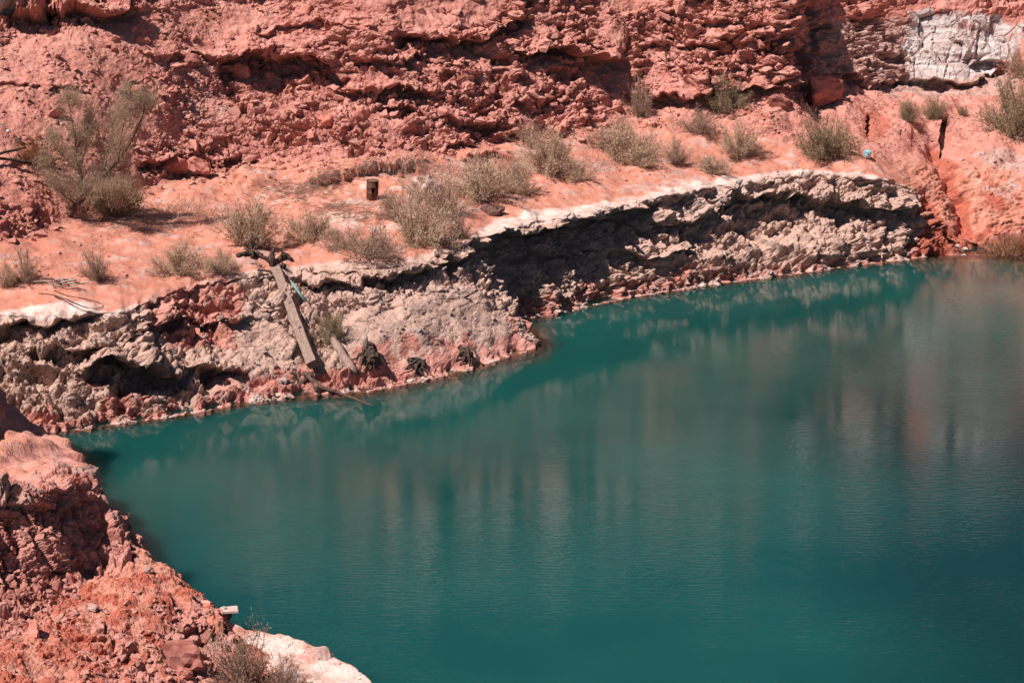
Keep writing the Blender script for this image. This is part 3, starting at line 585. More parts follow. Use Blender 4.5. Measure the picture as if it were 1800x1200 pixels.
O_spur = sheet('rock_spur', Q1, {'mask_a': np.stack([g_pale * 0.8, gz, g_soil], -1), 'mask_b': np.stack([gz, g_pur, g_red], -1), 'mask_c': np.stack([gz] * 3, -1)}, M['terrain'])

# pale ledge at the water below the spur
LE = [((370, 1078), (330, 1130)), ((402, 1094), (370, 1150)), ((440, 1102), (410, 1180)), ((490, 1114), (440, 1220)), ((535, 1130), (470, 1250)), ((580, 1152), (510, 1280)), ((622, 1176), (560, 1310)), ((668, 1204), (610, 1330)), ((720, 1240), (660, 1370))]
E1 = np.array([at_h(*a, 0.42) for a, b in LE]); E0 = np.array([at_h(*b, 0.10) for a, b in LE]); E2 = E1 + np.array([0.10, 0.22, 0]); E2[:, 2] = -0.1
E3 = E1 + np.array([1.2, 2.0, 0]); E3[:, 2] = -1.6
E1[:, 2] += np.array([0, .05, -.04, .03, .06, -.03, .04, 0, 0])
Em = E1 * 0.5 + E0 * 0.5; Em[:, 2] = 0.40
R0, _ = loft([E3, E2, E1, Em, E0], np.arange(len(LE)) * 1.0, 240, [6, 14, 50, 30], 1.6)
RN = normals(R0, 3, 2)
if RN[-20, 100, 2] < 0: RN = -RN
R32 = R0.astype(np.float32)
R1 = R0 + RN * (0.07 * fbm(R32, 0.9, 3, 91) + 0.045 * facet(R32, (0.6, 0.6, 0.25), 9) + 0.012 * fbm(R32, 0.14, 2, 95))[..., None]
rr = np.arange(R0.shape[0])[:, None] * np.ones((1, 240)); rx_, ry_, _ = project(R0)
rs = np.clip(0.60 + 0.4 * fbm(R32, 0.8, 2, 99), 0, 1) * sstep(8, 18, rr)
O_ledge = sheet('shore_ledge', R1, {'mask_a': np.stack([rs, np.zeros_like(rs), np.ones_like(rs) * 0.8], -1), 'mask_b': np.zeros(rs.shape + (3,)), 'mask_c': np.zeros(rs.shape + (3,))}, M['terrain'])

# ------------------------------------------------------------------ water
Swl = np.linspace(ss[0], ss[-1], 1500); WL = hermite(ss, LW, Swl)[:, :2]
xs = np.arange(-75, 75.01, 0.5); ys = np.concatenate([np.arange(10, 50, 1.0), np.arange(50, 101, 0.4)])
GXw, GYw = np.meshgrid(xs, ys); wp = np.stack([GXw, GYw, np.zeros_like(GXw)], -1)
dw = np.full(GXw.shape, 1e9, np.float32)
for i in range(0, len(WL), 3): dw = np.minimum(dw, (GXw - WL[i, 0]) ** 2 + (GYw - WL[i, 1]) ** 2)
dw = np.sqrt(dw)
wpx = 900 + FPX * GXw / np.maximum(GYw * math.cos(PITCH) + CAM_H * math.sin(PITCH), 1)
shal = np.interp(wpx, [-100, 450, 560, 700, 880, 960, 1000, 1250, 1580, 1660, 1900], [0.35, 0.35, 0.8, 0.9, 0.8, 0.9, 0.3, 0.45, 0.4, 1.5, 2.2])
clear = np.exp(-(dw / shal) ** 1.3)
def water_material():
    m, nt, N, Lk = mat('turquoise_lake_water')
    geo = N('ShaderNodeNewGeometry'); at = N('ShaderNodeAttribute'); at.attribute_name = 'clear'
    mp = N('ShaderNodeMapping'); mp.inputs['Scale'].default_value = (0.38, 1.35, 1); Lk(geo.outputs['Position'], mp.inputs[0])
    n1 = N('ShaderNodeTexNoise'); n1.inputs['Scale'].default_value = 5.5; n1.inputs['Detail'].default_value = 3; Lk(mp.outputs[0], n1.inputs['Vector'])
    n3 = N('ShaderNodeTexNoise'); n3.inputs['Scale'].default_value = 0.10; n3.inputs['Detail'].default_value = 3; Lk(geo.outputs['Position'], n3.inputs['Vector'])
    amp = N('ShaderNodeMapRange'); Lk(n3.outputs[0], amp.inputs[0]); amp.inputs[1].default_value = 0.35; amp.inputs[2].default_value = 0.65; amp.inputs[3].default_value = 0.08; amp.inputs[4].default_value = 0.34
    bp = N('ShaderNodeBump'); bp.inputs['Distance'].default_value = 0.05; cm = N('ShaderNodeAttribute'); cm.attribute_name = 'open_water'
    am = N('ShaderNodeMath'); am.operation = 'MULTIPLY'; Lk(amp.outputs[0], am.inputs[0]); Lk(cm.outputs['Fac'], am.inputs[1]); Lk(am.outputs[0], bp.inputs['Strength']); Lk(n1.outputs[0], bp.inputs['Height'])
    r = N('ShaderNodeValToRGB'); Lk(n3.outputs[0], r.inputs[0]); r.color_ramp.elements[0].position = 0.35; r.color_ramp.elements[1].position = 0.68
    r.color_ramp.elements[0].color = (0.006, 0.058, 0.053, 1); r.color_ramp.elements[1].color = (0.009, 0.078, 0.069, 1)
    dp = N('ShaderNodeAttribute'); dp.attribute_name = 'darkened'
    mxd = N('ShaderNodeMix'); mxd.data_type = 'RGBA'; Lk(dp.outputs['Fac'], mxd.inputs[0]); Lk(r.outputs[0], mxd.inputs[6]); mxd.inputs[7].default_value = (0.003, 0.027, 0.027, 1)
    dif = N('ShaderNodeSubsurfaceScattering'); dif.falloff = 'BURLEY'; Lk(mxd.outputs[2], dif.inputs['Color'])      # light spreads in the cloudy water
    dif.inputs['Scale'].default_value = 1.0; dif.inputs['Radius'].default_value = (1.2, 2.6, 2.5)
    tr = N('ShaderNodeBsdfTransparent'); tr.inputs[0].default_value = (0.80, 0.72, 0.60, 1)
    m1 = N('ShaderNodeMixShader'); Lk(at.outputs['Fac'], m1.inputs[0]); Lk(dif.outputs[0], m1.inputs[1]); Lk(tr.outputs[0], m1.inputs[2])
    gl = N('ShaderNodeBsdfGlossy'); gl.inputs['Roughness'].default_value = 0.04; Lk(bp.outputs[0], gl.inputs['Normal'])
    fr = N('ShaderNodeFresnel'); fr.inputs[0].default_value = 1.55; Lk(bp.outputs[0], fr.inputs['Normal'])
    m2 = N('ShaderNodeMixShader'); Lk(fr.outputs[0], m2.inputs[0]); Lk(m1.outputs[0], m2.inputs[1]); Lk(gl.outputs[0], m2.inputs[2])
    o = N('ShaderNodeOutputMaterial'); Lk(m2.outputs[0], o.inputs[0]); return m
M['water'] = water_material()
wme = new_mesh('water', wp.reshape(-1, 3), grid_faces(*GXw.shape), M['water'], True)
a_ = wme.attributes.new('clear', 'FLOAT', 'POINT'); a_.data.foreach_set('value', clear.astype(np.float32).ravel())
darkened = sstep(6, 15.5, GXw + 3.0 * noise(wp * 0.12, 1.0, 9) - 0.10 * (GYw - 45)) * (1 - sstep(58, 80, GYw)) * 0.85  # darkening put into the water colour toward the near right
a_ = wme.attributes.new('open_water', 'FLOAT', 'POINT'); a_.data.foreach_set('value', (0.12 + 0.88 * sstep(1.0, 16.0, dw)).astype(np.float32).ravel())
a_ = wme.attributes.new('darkened', 'FLOAT', 'POINT'); a_.data.foreach_set('value', darkened.astype(np.float32).ravel())
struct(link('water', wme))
bedm = new_mesh('lake_bed', [(-90, 5, -2.7), (90, 5, -2.7), (90, 108, -2.7), (-90, 108, -2.7)], [(0, 1, 2, 3)], M['rock_orange'])
struct(link('lake_bed', bedm))

# ------------------------------------------------------------------ lookup: pixel -> point on the built ground
BIN = 3.0
GW, GH = int(2000 / BIN), int(1400 / BIN)
zbuf = np.full((GH, GW), 1e9, np.float32); pbuf = np.zeros((GH, GW, 3), np.float32); nbuf = np.zeros((GH, GW, 3), np.float32)
def splat(P, Nn):
    X, Y, Z = project(P); ix = ((X + 100) / BIN).astype(int); iy = ((Y + 100) / BIN).astype(int)
    ok = (ix >= 0) & (iy >= 0) & (ix < GW) & (iy < GH)
    ix, iy, Z, Pp, Np = ix[ok], iy[ok], Z[ok], P[ok], Nn[ok]
    o = np.argsort(-Z); ix, iy, Z, Pp, Np = ix[o], iy[o], Z[o], Pp[o], Np[o]
    m = Z < zbuf[iy, ix]
    zbuf[iy[m], ix[m]] = Z[m]; pbuf[iy[m], ix[m]] = Pp[m]; nbuf[iy[m], ix[m]] = Np[m]
N1 = normals(P1, 2, 2); N1 = np.where((N1 * N0).sum(-1, keepdims=True) < 0, -N1, N1)
QN1 = normals(Q1, 2, 2); QN1 = np.where((QN1 * QN).sum(-1, keepdims=True) < 0, -QN1, QN1)
splat(P1[I_W:].reshape(-1, 3), N1[I_W:].reshape(-1, 3)); splat(Q1[16:].reshape(-1, 3), QN1[16:].reshape(-1, 3)); splat(R1.reshape(-1, 3), RN.reshape(-1, 3))
def ground(x, y):
    ix, iy = int((x + 100) / BIN), int((y + 100) / BIN)
    for r in range(0, 6):
        s = zbuf[max(iy - r, 0):iy + r + 1, max(ix - r, 0):ix + r + 1]
        if s.size and s.min() < 1e8:
            j = np.unravel_index(np.argmin(s), s.shape); a, b = max(iy - r, 0) + j[0], max(ix - r, 0) + j[1]
            return Vector(pbuf[a, b].tolist())
    return Vector(at_h(x, y, 0).tolist())
def scale_at(p): return FPX / float((np.array(p) - CAMP) @ FWD)      # photo pixels per metre there
# ------------------------------------------------------------------ stones
rng = np.random.default_rng(11); rnd = random.Random(5)
def rock_geo(seed, n=13, flat=0.7, boxy=0.5):
    r = np.random.default_rng(seed)
    p = r.uniform(-1, 1, (n, 3)); q_ = p / np.linalg.norm(p, axis=1)[:, None]
    p = p * boxy + q_ * (1 - boxy) * 0.95; p[:, 2] *= flat; p[:, 1] *= r.uniform(0.65, 1.0)
    bm = bmesh.new()
    for v in p: bm.verts.new(v)
    res = bmesh.ops.convex_hull(bm, input=bm.verts)
    bmesh.ops.delete(bm, geom=[g for g in res['geom_interior'] if isinstance(g, bmesh.types.BMVert)], context='VERTS')
    bmesh.ops.triangulate(bm, faces=bm.faces); bm.verts.index_update()
    V = np.array([v.co[:] for v in bm.verts], np.float32); Fc = np.array([[v.index for v in f.verts] for f in bm.faces], np.int32); bm.free()
    return V, Fc
ROCKS = [rock_geo(100 + k, 10 + k % 7, 0.45 + 0.07 * (k % 6), 0.3 + 0.1 * (k % 6)) for k in range(14)]
def rand_rot(r, tilt=0.5):
    a = r.uniform(0, 6.283); t = r.uniform(-tilt, tilt); u = r.uniform(-tilt, tilt)
    return np.array(Matrix.Rotation(a, 3, 'Z') @ Matrix.Rotation(t, 3, 'X') @ Matrix.Rotation(u, 3, 'Y'))
VIS = np.argwhere(zbuf < 1e8); vpx = VIS[:, 1] * BIN - 100; vpy = VIS[:, 0] * BIN - 100
VP = pbuf[VIS[:, 0], VIS[:, 1]]; VN = nbuf[VIS[:, 0], VIS[:, 1]]; VZ = zbuf[VIS[:, 0], VIS[:, 1]]
on_spur = VZ < 46
vn = noise(VP, 1.3, 201) ; vn2 = noise(VP, 0.5, 203)
in_frame = (vpx > -60) & (vpx < 1860) & (vpy > -60) & (vpy < 1260)
def sample(w, n):
    w = np.clip(w, 0, None) * in_frame * VZ ** 2 / 6400.0; w = w / w.sum()
    return rng.choice(len(w), size=n, replace=True, p=w)
def scatter(owner, w, n, smin, smax, power, n_big, big_name, small_name, small_label, material, sink=0.12, tilt=0.5, tmask=None):
    """the largest n_big stones become parts of their own, the rest one joined heap"""
    ids = sample(w, n); u = rng.random(n); size = smin * (smax / smin) ** (u ** power)
    o_ = np.argsort(-size); ids, size = ids[o_], size[o_]
    meshes = {}
    V, Fc, off = [], [], 0
    for j, (i, s) in enumerate(zip(ids, size)):
        k = int(rng.integers(len(ROCKS))); p = VP[i] + VN[i] * (s * sink * rng.uniform(-1, 1)) + rng.normal(0, 0.03, 3) * (VN[i][2] < 0.9)
        if j < n_big:
            if k not in meshes: meshes[k] = new_mesh(big_name, ROCKS[k][0], ROCKS[k][1], material, False)
            o = link(big_name, meshes[k], owner, p.tolist(), (rng.uniform(-tilt, tilt), rng.uniform(-tilt, tilt), rng.uniform(0, 6.28)), (s * rng.uniform(0.8, 1.25), s * rng.uniform(0.8, 1.2), s * rng.uniform(0.7, 1.1)))
        else:
            v, f = ROCKS[k]; V.append((v * s) @ rand_rot(rng, tilt).T + p); Fc.append(f + off); off += len(v)
    if V:
        me = new_mesh(small_name, np.concatenate(V), np.concatenate(Fc), material, False)
        stuff(link(small_name, me, owner), small_label)
def vpoly(pts, soft): return poly_mask(vpx + 8 * vn, vpy + 6 * vn2, pts, soft)
far = ~on_spur
rockz = np.maximum.reduce([vpoly([(390, 90), (560, 60), (700, 45), (930, -30), (1060, -40), (1080, 180), (1040, 245), (900, 262), (560, 285), (420, 270)], 30), 0.7 * vpoly([(1085, 20), (1400, -30), (1420, 170), (1300, 205), (1100, 200)], 20),
                           0.6 * vpoly([(250, 260), (430, 240), (480, 295), (300, 325)], 14), 0.8 * vpoly([(-60, 300), (110, 360), (140, 440), (30, 500), (-60, 500)], 18), 0.6 * vpoly([(280, 90), (430, 100), (440, 260), (300, 250)], 25)])
talus = vpoly([(-60, -60), (560, -60), (420, 110), (420, 270), (230, 340), (60, 420), (-60, 420)], 25)
cl_w = far * (rockz * np.clip(0.5 + vn + vn2, 0.05, 2) + 0.10 * talus * np.clip(0.2 + vn * 1.5, 0, 2))
scatter(O_cliff, cl_w, 1500, 0.10, 0.55, 2.6, 200, 'rock', 'rubble', 'angular red rubble lodged on the ledges of the cliff', M['terrain'], 0.25)
scatter(O_cliff, far * talus * np.clip(0.15 + vn + 0.7 * vn2, 0, 2), 3600, 0.035, 0.30, 3.2, 60, 'rock', 'gravel', 'loose red stones on the left scree slope', M['terrain'], 0.15)
rt = vpoly([(1290, 200), (1420, 160), (1560, 170), (1800, 160), (1800, 330), (1700, 290), (1600, 270), (1400, 260)], 12)
scatter(O_cliff, far * rt * np.clip(0.3 + vn, 0, 2), 1500, 0.035, 0.16, 3.0, 20, 'rock', 'gravel', 'loose orange gravel on the mound below the pale cliff', M['terrain'], 0.1)
foot = np.exp(-(line_dist(vpx, vpy, [(250, 310), (330, 312), (420, 290), (560, 288), (660, 285), (760, 276), (900, 252), (1010, 240), (1100, 225), (1250, 200), (1380, 170)]) / 9) ** 2)
scatter(O_cliff, far * foot * np.clip(0.5 + vn, 0, 2), 700, 0.05, 0.35, 2.6, 40, 'rock', 'rubble', 'fallen red stones along the foot of the cliff', M['terrain'], 0.1)
shelf_w = far * vpoly([(0, 520), (300, 480), (600, 450), (830, 400), (1200, 310), (1500, 290), (1540, 275), (1100, 280), (800, 350), (560, 300), (300, 320), (150, 420)], 8)
scatter(O_shelf, shelf_w * np.clip(vn * 1.5 + vn2, 0.04, 2), 3600, 0.012, 0.14, 3.6, 0, 'stone', 'gravel', 'small loose stones on the red soil of the shelf', M['rock'], 0.1)
wline = [(w[0][0], w[0][1]) for w in ST]
wd = line_dist(vpx, vpy + 0.0, wline)
scatter(O_bank, far * np.exp(-(wd / 11) ** 2) * np.clip(0.1 + 1.6 * vn, 0.0, 2) * (vpx > 60) * (vpx < 1700), 900, 0.03, 0.24, 2.8, 30, 'stone', 'salt_crust_stones', 'salt-whitened stones along the waterline', M['crust'], 0.2)
bkw = far * vpoly([(0, 580), (300, 520), (560, 500), (830, 440), (1100, 380), (1350, 330), (1600, 350), (1620, 440), (1100, 510), (930, 560), (700, 640), (300, 720), (0, 740)], 10)
scatter(O_bank, bkw * np.clip(0.1 + vn + vn2, 0, 2), 900, 0.05, 0.26, 2.6, 30, 'stone', 'stone_crumbs', 'crusted lumps and crumbs on the grey bank', M['greystone'], 0.3)
sp = on_spur * (VZ > 25)
led = on_spur * vpoly([(400, 1095), (500, 1118), (590, 1155), (670, 1205), (600, 1230), (480, 1180)], 5)
scatter(O_spur, sp * (1 - led) * (vpy > 680) * np.clip(0.30 + vn + 0.8 * vn2, 0.02, 2), 4600, 0.010, 0.17, 3.4, 110, 'rock', 'scree', 'loose red stones and grit on the near spur', M['terrain'], 0.2)
led = on_spur * vpoly([(400, 1095), (500, 1118), (590, 1155), (670, 1205), (600, 1230), (480, 1180)], 5)
scatter(O_ledge, led, 60, 0.012, 0.06, 3.0, 0, 'stone', 'pebbles', 'pale pebbles along the edge of the ledge', M['crust'], 0.1)

# single boulders one can point at
def rough_rock(seed, dims, material, sub=3, amp=0.18, boxy=0.8, flat=1.0):
    V, Fc = rock_geo(seed, 16, flat, boxy)
    bm = bmesh.new(); vs = [bm.verts.new(v) for v in V]
    for f in Fc: bm.faces.new([vs[i] for i in f])
    bmesh.ops.subdivide_edges(bm, edges=bm.edges, cuts=sub, use_grid_fill=True)
    bmesh.ops.smooth_vert(bm, verts=bm.verts, factor=0.5, use_axis_x=True, use_axis_y=True, use_axis_z=True)
    bm.verts.index_update(); co = np.array([v.co[:] for v in bm.verts], np.float32)
    nn = np.array([v.normal[:] for v in bm.verts], np.float32)
    bm.normal_update(); nn = np.array([v.normal[:] for v in bm.verts], np.float32)
    co = co + nn * (amp * 0.6 * facet(co + seed, 0.55, seed % 9) + amp * 0.35 * fbm(co + seed, 0.35, 2, seed % 20))[:, None]
    co = co * np.asarray(dims, np.float32) / 2
    f = [[v.index for v in fc.verts] for fc in bm.faces]; bm.free()
    return new_mesh('boulder', co, f, material, False)
BOULD = [(1458, 166, 88, 54, 'rock_orange', 'large smooth orange boulder below the shaded gap in the cliff'),
         (1372, 178, 44, 24, 'rock', 'reddish boulder in the shade left of the large orange boulder'),
         (572, 213, 34, 22, 'rock_orange', 'orange wedge-shaped boulder lying on the smooth patch amid the ledges'),
         (424, 128, 34, 36, 'rock', 'upright red block at the top left corner of the ledges, above deep shade'),
         (633, 203, 40, 32, 'rock', 'boxy banded block standing out of the red ledges beside a thin dark crack'),
         (748, 334, 84, 40, 'rock_pale', 'big whitish rock on the shelf behind the largest shrub'),
         (333, 104, 40, 18, 'rock', 'flat red slab on the scree, left of the ledges'),
         (240, 158, 24, 16, 'rock', 'lone dark-sided stone on the scree directly above the tree'),
         (88, 152, 30, 18, 'rock', 'red boulder in the short row of rocks on the upper left scree'),
         (95, 200, 34, 24, 'rock', 'pinkish boulder on the scree left of the tree top'),
         (48, 350, 30, 20, 'rock', 'tan block in the rubble below the dead limbs'),
         (305, 296, 56, 40, 'rock', 'jutting red outcrop block at the foot of the cliff right of the tree'),
         (345, 300, 50, 36, 'rock', 'second red outcrop block at the cliff foot, nearer the ledges'),
         (560, 1150, 44, 18, 'rock_pale', 'pale pitted rock lying on the edge of the near ledge'),
         (592, 1164, 16, 7, 'rock_pale', 'small flat pale stone next to the pitted rock on the near ledge'),
         (318, 1150, 66, 56, 'rock', 'large broken red block low on the near spur beside the shrub'),
         (330, 1185, 44, 22, 'rock', 'flat red rock below the large broken block on the near spur'),
         (208, 1106, 26, 14, 'rock_orange', 'small orange rock with a dark shadow in the middle of the near spur'),
         (262, 1000, 22, 14, 'rock_pale', 'pale stone high on the scree of the near spur, close to the water edge'),
         (162, 1070, 22, 16, 'rock_pale', 'pale stone below the crag on the near spur'),
         (60, 1108, 34, 28, 'rock', 'reddish crumbling block under the crag at the left edge'),
         (122, 1020, 16, 24, 'rock', 'upright stone leaning against the crag of the near spur'),
         (378, 1098, 34, 30, 'rock_orange', 'red angular rock at the tip of the near spur beside the broken slab'),
         (862, 372, 56, 22, 'deadrock', 'dark low rock at the right end of the shrubs in the middle of the shelf')]
M['deadrock'] = simple('dark_stained_rock', (0.06, 0.028, 0.022), (0.20, 0.10, 0.08), 6, bump=0.6)
for k, (x, y, w, h, m_, lab) in enumerate(BOULD):
    p = ground(x, y + h * 0.30); sc_ = scale_at(p)
    me = rough_rock(300 + k * 7, (w / sc_ * 1.12, w / sc_ * 0.9, h / sc_ * 1.25), M[m_])
    o = link('boulder', me, None, p + Vector((0, 0.12 * w / sc_, h / sc_ * 0.33)), (rnd.uniform(-.2, .2), rnd.uniform(-.2, .2), rnd.uniform(-.5, .5)))
    tag(o, lab, 'boulder')

# ------------------------------------------------------------------ vegetation
def leaf_tris(c, d, L, W, r):
    """thin three-sided leaves: centres c, directions d"""
    n = len(c); s = np.cross(d, r.normal(size=(n, 3))); s /= np.linalg.norm(s, axis=1)[:, None] + 1e-9
    L = np.asarray(L).reshape(-1, 1); W = np.asarray(W).reshape(-1, 1)
    return np.stack([c - s * W * 0.5, c + s * W * 0.5, c + d * L], 1).reshape(-1, 3)
def shrub_geo(seed, stems=22, per=9, leaves=9, lsz=0.06, lw=0.022, spread=1.0, up=1.0, bare=0.25):
    r = np.random.default_rng(seed); tw = MB(); C_, D_ = [], []
    for i in range(stems):
        az = r.uniform(0, 6.283); el = math.asin(r.uniform(0.12, 1.0)); L = r.uniform(0.6, 1.05)
        d0 = np.array([math.cos(az) * math.cos(el) * spread, math.sin(az) * math.cos(el) * spread, math.sin(el) * up])
        b = np.array([r.normal(0, 0.16), r.normal(0, 0.16), -0.04]); bend = r.normal(0, 0.16, 3); bend[2] = abs(bend[2]) * 0.5
        pts = [b + d0 * L * t + bend * t * t for t in (0, 0.35, 0.7, 1.0)]
        tw.tube(pts, [0.020, 0.014, 0.009, 0.004], 3, cap=False)
        for j in range(per):
            t = r.uniform(bare, 1.0); base = b + d0 * L * t + bend * t * t
            dj = d0 / np.linalg.norm(d0) + r.normal(0, 0.75, 3); dj[2] += 0.35; dj /= np.linalg.norm(dj); l2 = r.uniform(0.12, 0.34)
            tw.tube([base, base + dj * l2], [0.006, 0.003], 3, cap=False)
            tt = r.uniform(0.1, 1.1, leaves)[:, None]; C_.append(base + dj * l2 * tt + r.normal(0, 0.06, (leaves, 3)))
            dd = dj + r.normal(0, 0.55, (leaves, 3)); D_.append(dd / np.linalg.norm(dd, axis=1)[:, None])
    C_ = np.concatenate(C_); D_ = np.concatenate(D_); n = len(C_)
    V = leaf_tris(C_, D_, r.uniform(0.6, 1.4, n) * lsz, r.uniform(0.7, 1.3, n) * lw, r)
    return tw, V
SHV = {}
def shrub_variant(kind, k):
    key = (kind, k)
    if key not in SHV:
        par = {'leaf_grey': dict(stems=40, per=13, leaves=19, bare=0.12), 'leaf_green': dict(stems=40, per=13, leaves=19, lsz=0.065, bare=0.12), 'leaf_dry': dict(stems=36, per=11, leaves=12, lw=0.018, lsz=0.075, bare=0.15),
               'leaf_orange': dict(stems=34, per=8, leaves=12, lsz=0.10, lw=0.017)}[kind]
        tw, V = shrub_geo(500 + k * 13 + len(kind), **par)
        SHV[key] = (new_mesh('stem', tw.v, tw.f, M['shrubstem']), new_mesh('foliage', V, np.arange(len(V)).reshape(-1, 3), M[kind], False))
    return SHV[key]
SHRUBS = [(445, 436, 100, 88, 'leaf_grey', 'grey-green shrub standing just above the driftwood heap'),
          (308, 480, 96, 62, 'leaf_grey', 'wide low grey-green shrub on bare soil, left one of a touching pair'),
          (388, 480, 72, 46, 'leaf_grey', 'small grey-green shrub, right one of a touching pair left of the driftwood'),
          (172, 492, 70, 70, 'leaf_dry', 'upright brownish shrub right of the bleached twig heap'),
          (45, 500, 64, 70, 'leaf_dry', 'thin dry brown shrub left of the bleached twig heap'),
          (8, 505, 40, 44, 'leaf_grey', 'small shrub cut by the left edge of the picture, above the bank'),
          (552, 424, 92, 58, 'leaf_grey', 'low rounded grey-green shrub below the straw bank, left of the largest shrub'),
          (742, 434, 130, 112, 'leaf_grey', 'largest grey-green shrub on the shelf, in front of the whitish rock'),
          (650, 456, 120, 66, 'leaf_dry', 'wide straggly tan shrub at the rim, left of the largest shrub'),
          (806, 420, 46, 58, 'leaf_dry', 'thin almost bare shrub right of the largest shrub'),
          (785, 378, 96, 72, 'leaf_dry', 'dark tan brush between the whitish rock and the dark low rock'),
          (700, 392, 70, 62, 'leaf_dry', 'tan brush right of the rusty drum'),
          (205, 376, 100, 66, 'leaf_green', 'dark low bush under the right side of the tree'),
          (745, 350, 80, 46, 'leaf_dry', 'thin tan brush in front of the whitish rock'),
          (600, 440, 90, 40, 'leaf_dry', 'low tan tuft at the left end of the wide straggly shrub'),
          (880, 318, 80, 44, 'leaf_dry', 'tan brush behind the pair of olive shrubs'),
          (1055, 262, 70, 40, 'leaf_dry', 'pale dry brush left of the broad rounded olive shrub'),
          (842, 348, 108, 84, 'leaf_grey', 'dense olive shrub in front of the dark burrow, left of two'),
          (908, 340, 70, 66, 'leaf_grey', 'olive shrub next to the dense one, nearer the open red track'),
          (968, 304, 98, 88, 'leaf_grey', 'tall brown-green shrub below the middle of the cliff'),
          (937, 262, 66, 62, 'leaf_dry', 'pale dry shrub high against the cliff foot above the tall brown-green one'),
          (1018, 318, 46, 40, 'leaf_grey', 'little shrub at the edge of the red track right of the tall brown-green one'),
          (1098, 282, 118, 80, 'leaf_grey', 'broad rounded olive shrub on the slope above the red track'),
          (1118, 292, 56, 30, 'leaf_grey', 'small low shrub at the foot of the broad rounded olive one'),
          (1188, 290, 54, 52, 'leaf_dry', 'sparse tan shrub between the broad olive one and the low one at the rim'),
          (1250, 308, 68, 36, 'leaf_grey', 'low cushion shrub right at the whitened rim'),
          (1293, 274, 76, 68, 'leaf_grey', 'olive shrub above the low cushion shrub at the rim'),
          (1228, 234, 80, 50, 'leaf_dry', 'pale dry shrub below the steep nodular cliff'),
          (1268, 192, 84, 66, 'leaf_green', 'green-topped shrub growing against the steep cliff, left of its deep shade'),
          (1120, 206, 60, 76, 'leaf_dry', 'thin pinkish dry shrub in the cliff gully'),
          (1445, 278, 92, 98, 'leaf_green', 'tall dark olive shrub left of the blue drum'),
          (1592, 214, 38, 42, 'leaf_green', 'small dark shrub on the gravel mound above the blue drum'),
          (1640, 212, 46, 46, 'leaf_green', 'green shrub hanging over the dark hole in the mound'),
          (1692, 206, 20, 18, 'leaf_green', 'tiny green tuft right of the dark hole in the mound'),
          (1786, 240, 120, 110, 'leaf_green', 'big dark green bush at the right edge of the picture'),
          (1798, 140, 66, 66, 'leaf_dry', 'brown bush at the right edge below the pale cliff'),
          (590, 602, 58, 56, 'leaf_green', 'green shrub growing on the bank between timber and stump'),
          (428, 1206, 118, 130, 'leaf_dry', 'tall dry brown shrub in the foreground at the bottom edge'),
          (500, 1222, 90, 80, 'leaf_dry', 'lower dry shrub in the foreground, right of the tall one'),
          (1778, 460, 96, 52, 'leaf_orange', 'golden reed clump at the water in the right corner'),
          (64, 296, 64, 66, 'leaf_orange', 'orange-brown dry bush left of the tree')]
for k, (x, y, w, h, kind, lab) in enumerate(SHRUBS):
    p = ground(min(x, 1840), y - 4); sc_ = scale_at(p)
    e = link('shrub', None, None, p, (0, 0, k * 1.7)); e.scale = (w / sc_ / 1.9, w / sc_ / 1.9, h / sc_ / 1.12)
    e.scale.x *= rnd.uniform(.92, 1.08); e.scale.y *= rnd.uniform(.75, 1.1); e.rotation_euler.x = rnd.uniform(-.10, .10)
    st, fo = shrub_variant(kind, k % 5)
    link('stem', st, e); link('foliage', fo, e)
    tag(e, lab, 'shrub', 'shrubs growing round the quarry lake')

# the tree
tp = ground(124, 378); ts = scale_at(tp)
tree = link('tamarisk_tree', None, None, tp); tag(tree, 'feathery grey-green tree leaning right at the left end of the shelf', 'tree')
r = np.random.default_rng(77); tr = random.Random(77)
def L3(x, y, d=0.0): return Vector(((x - 122) / ts, d, (380 - y) / ts))
STEMS = [([L3(122, 384), L3(134, 362, .1), L3(152, 342, .1)], [.13, .11, .095], 'trunk'),
         ([L3(141, 352, .1), L3(146, 312, .2), L3(138, 282, .1), L3(143, 245, -.1), L3(138, 205, -.2), L3(136, 180, -.1)], [.085, .07, .06, .045, .03, .012], 'limb'),
         ([L3(152, 342, .1), L3(183, 312, 0), L3(215, 284, -.2), L3(240, 250, -.3), L3(262, 205, -.2), L3(268, 180, -.1)], [.09, .075, .062, .045, .028, .012], 'limb'),
         ([L3(146, 312, .2), L3(125, 292, .5), L3(100, 268, .7), L3(88, 245, .8)], [.05, .04, .026, .012], 'limb'),
         ([L3(143, 262, 0), L3(158, 232, .4), L3(168, 205, .6)], [.04, .028, .012], 'limb'),
         ([L3(186, 310, 0), L3(192, 272, .4), L3(200, 235, .6), L3(206, 212, .6)], [.05, .04, .025, .012], 'limb'),
         ([L3(215, 284, -.2), L3(226, 240, -.6), L3(236, 205, -.8)], [.045, .03, .012], 'limb'),
         ([L3(155, 342, .1), L3(190, 338, -.5), L3(222, 332, -.8)], [.05, .035, .015], 'limb'),
         ([L3(134, 362, .1), L3(112, 338, -.3), L3(96, 318, -.4)], [.045, .03, .012], 'limb'),
         ([L3(160, 336, .1), L3(178, 322, .9), L3(212, 302, 1.4)], [.05, .035, .015], 'limb'),
         ([L3(143, 300, .2), L3(150, 268, .9), L3(150, 235, 1.3)], [.045, .03, .012], 'limb')]
tips = []
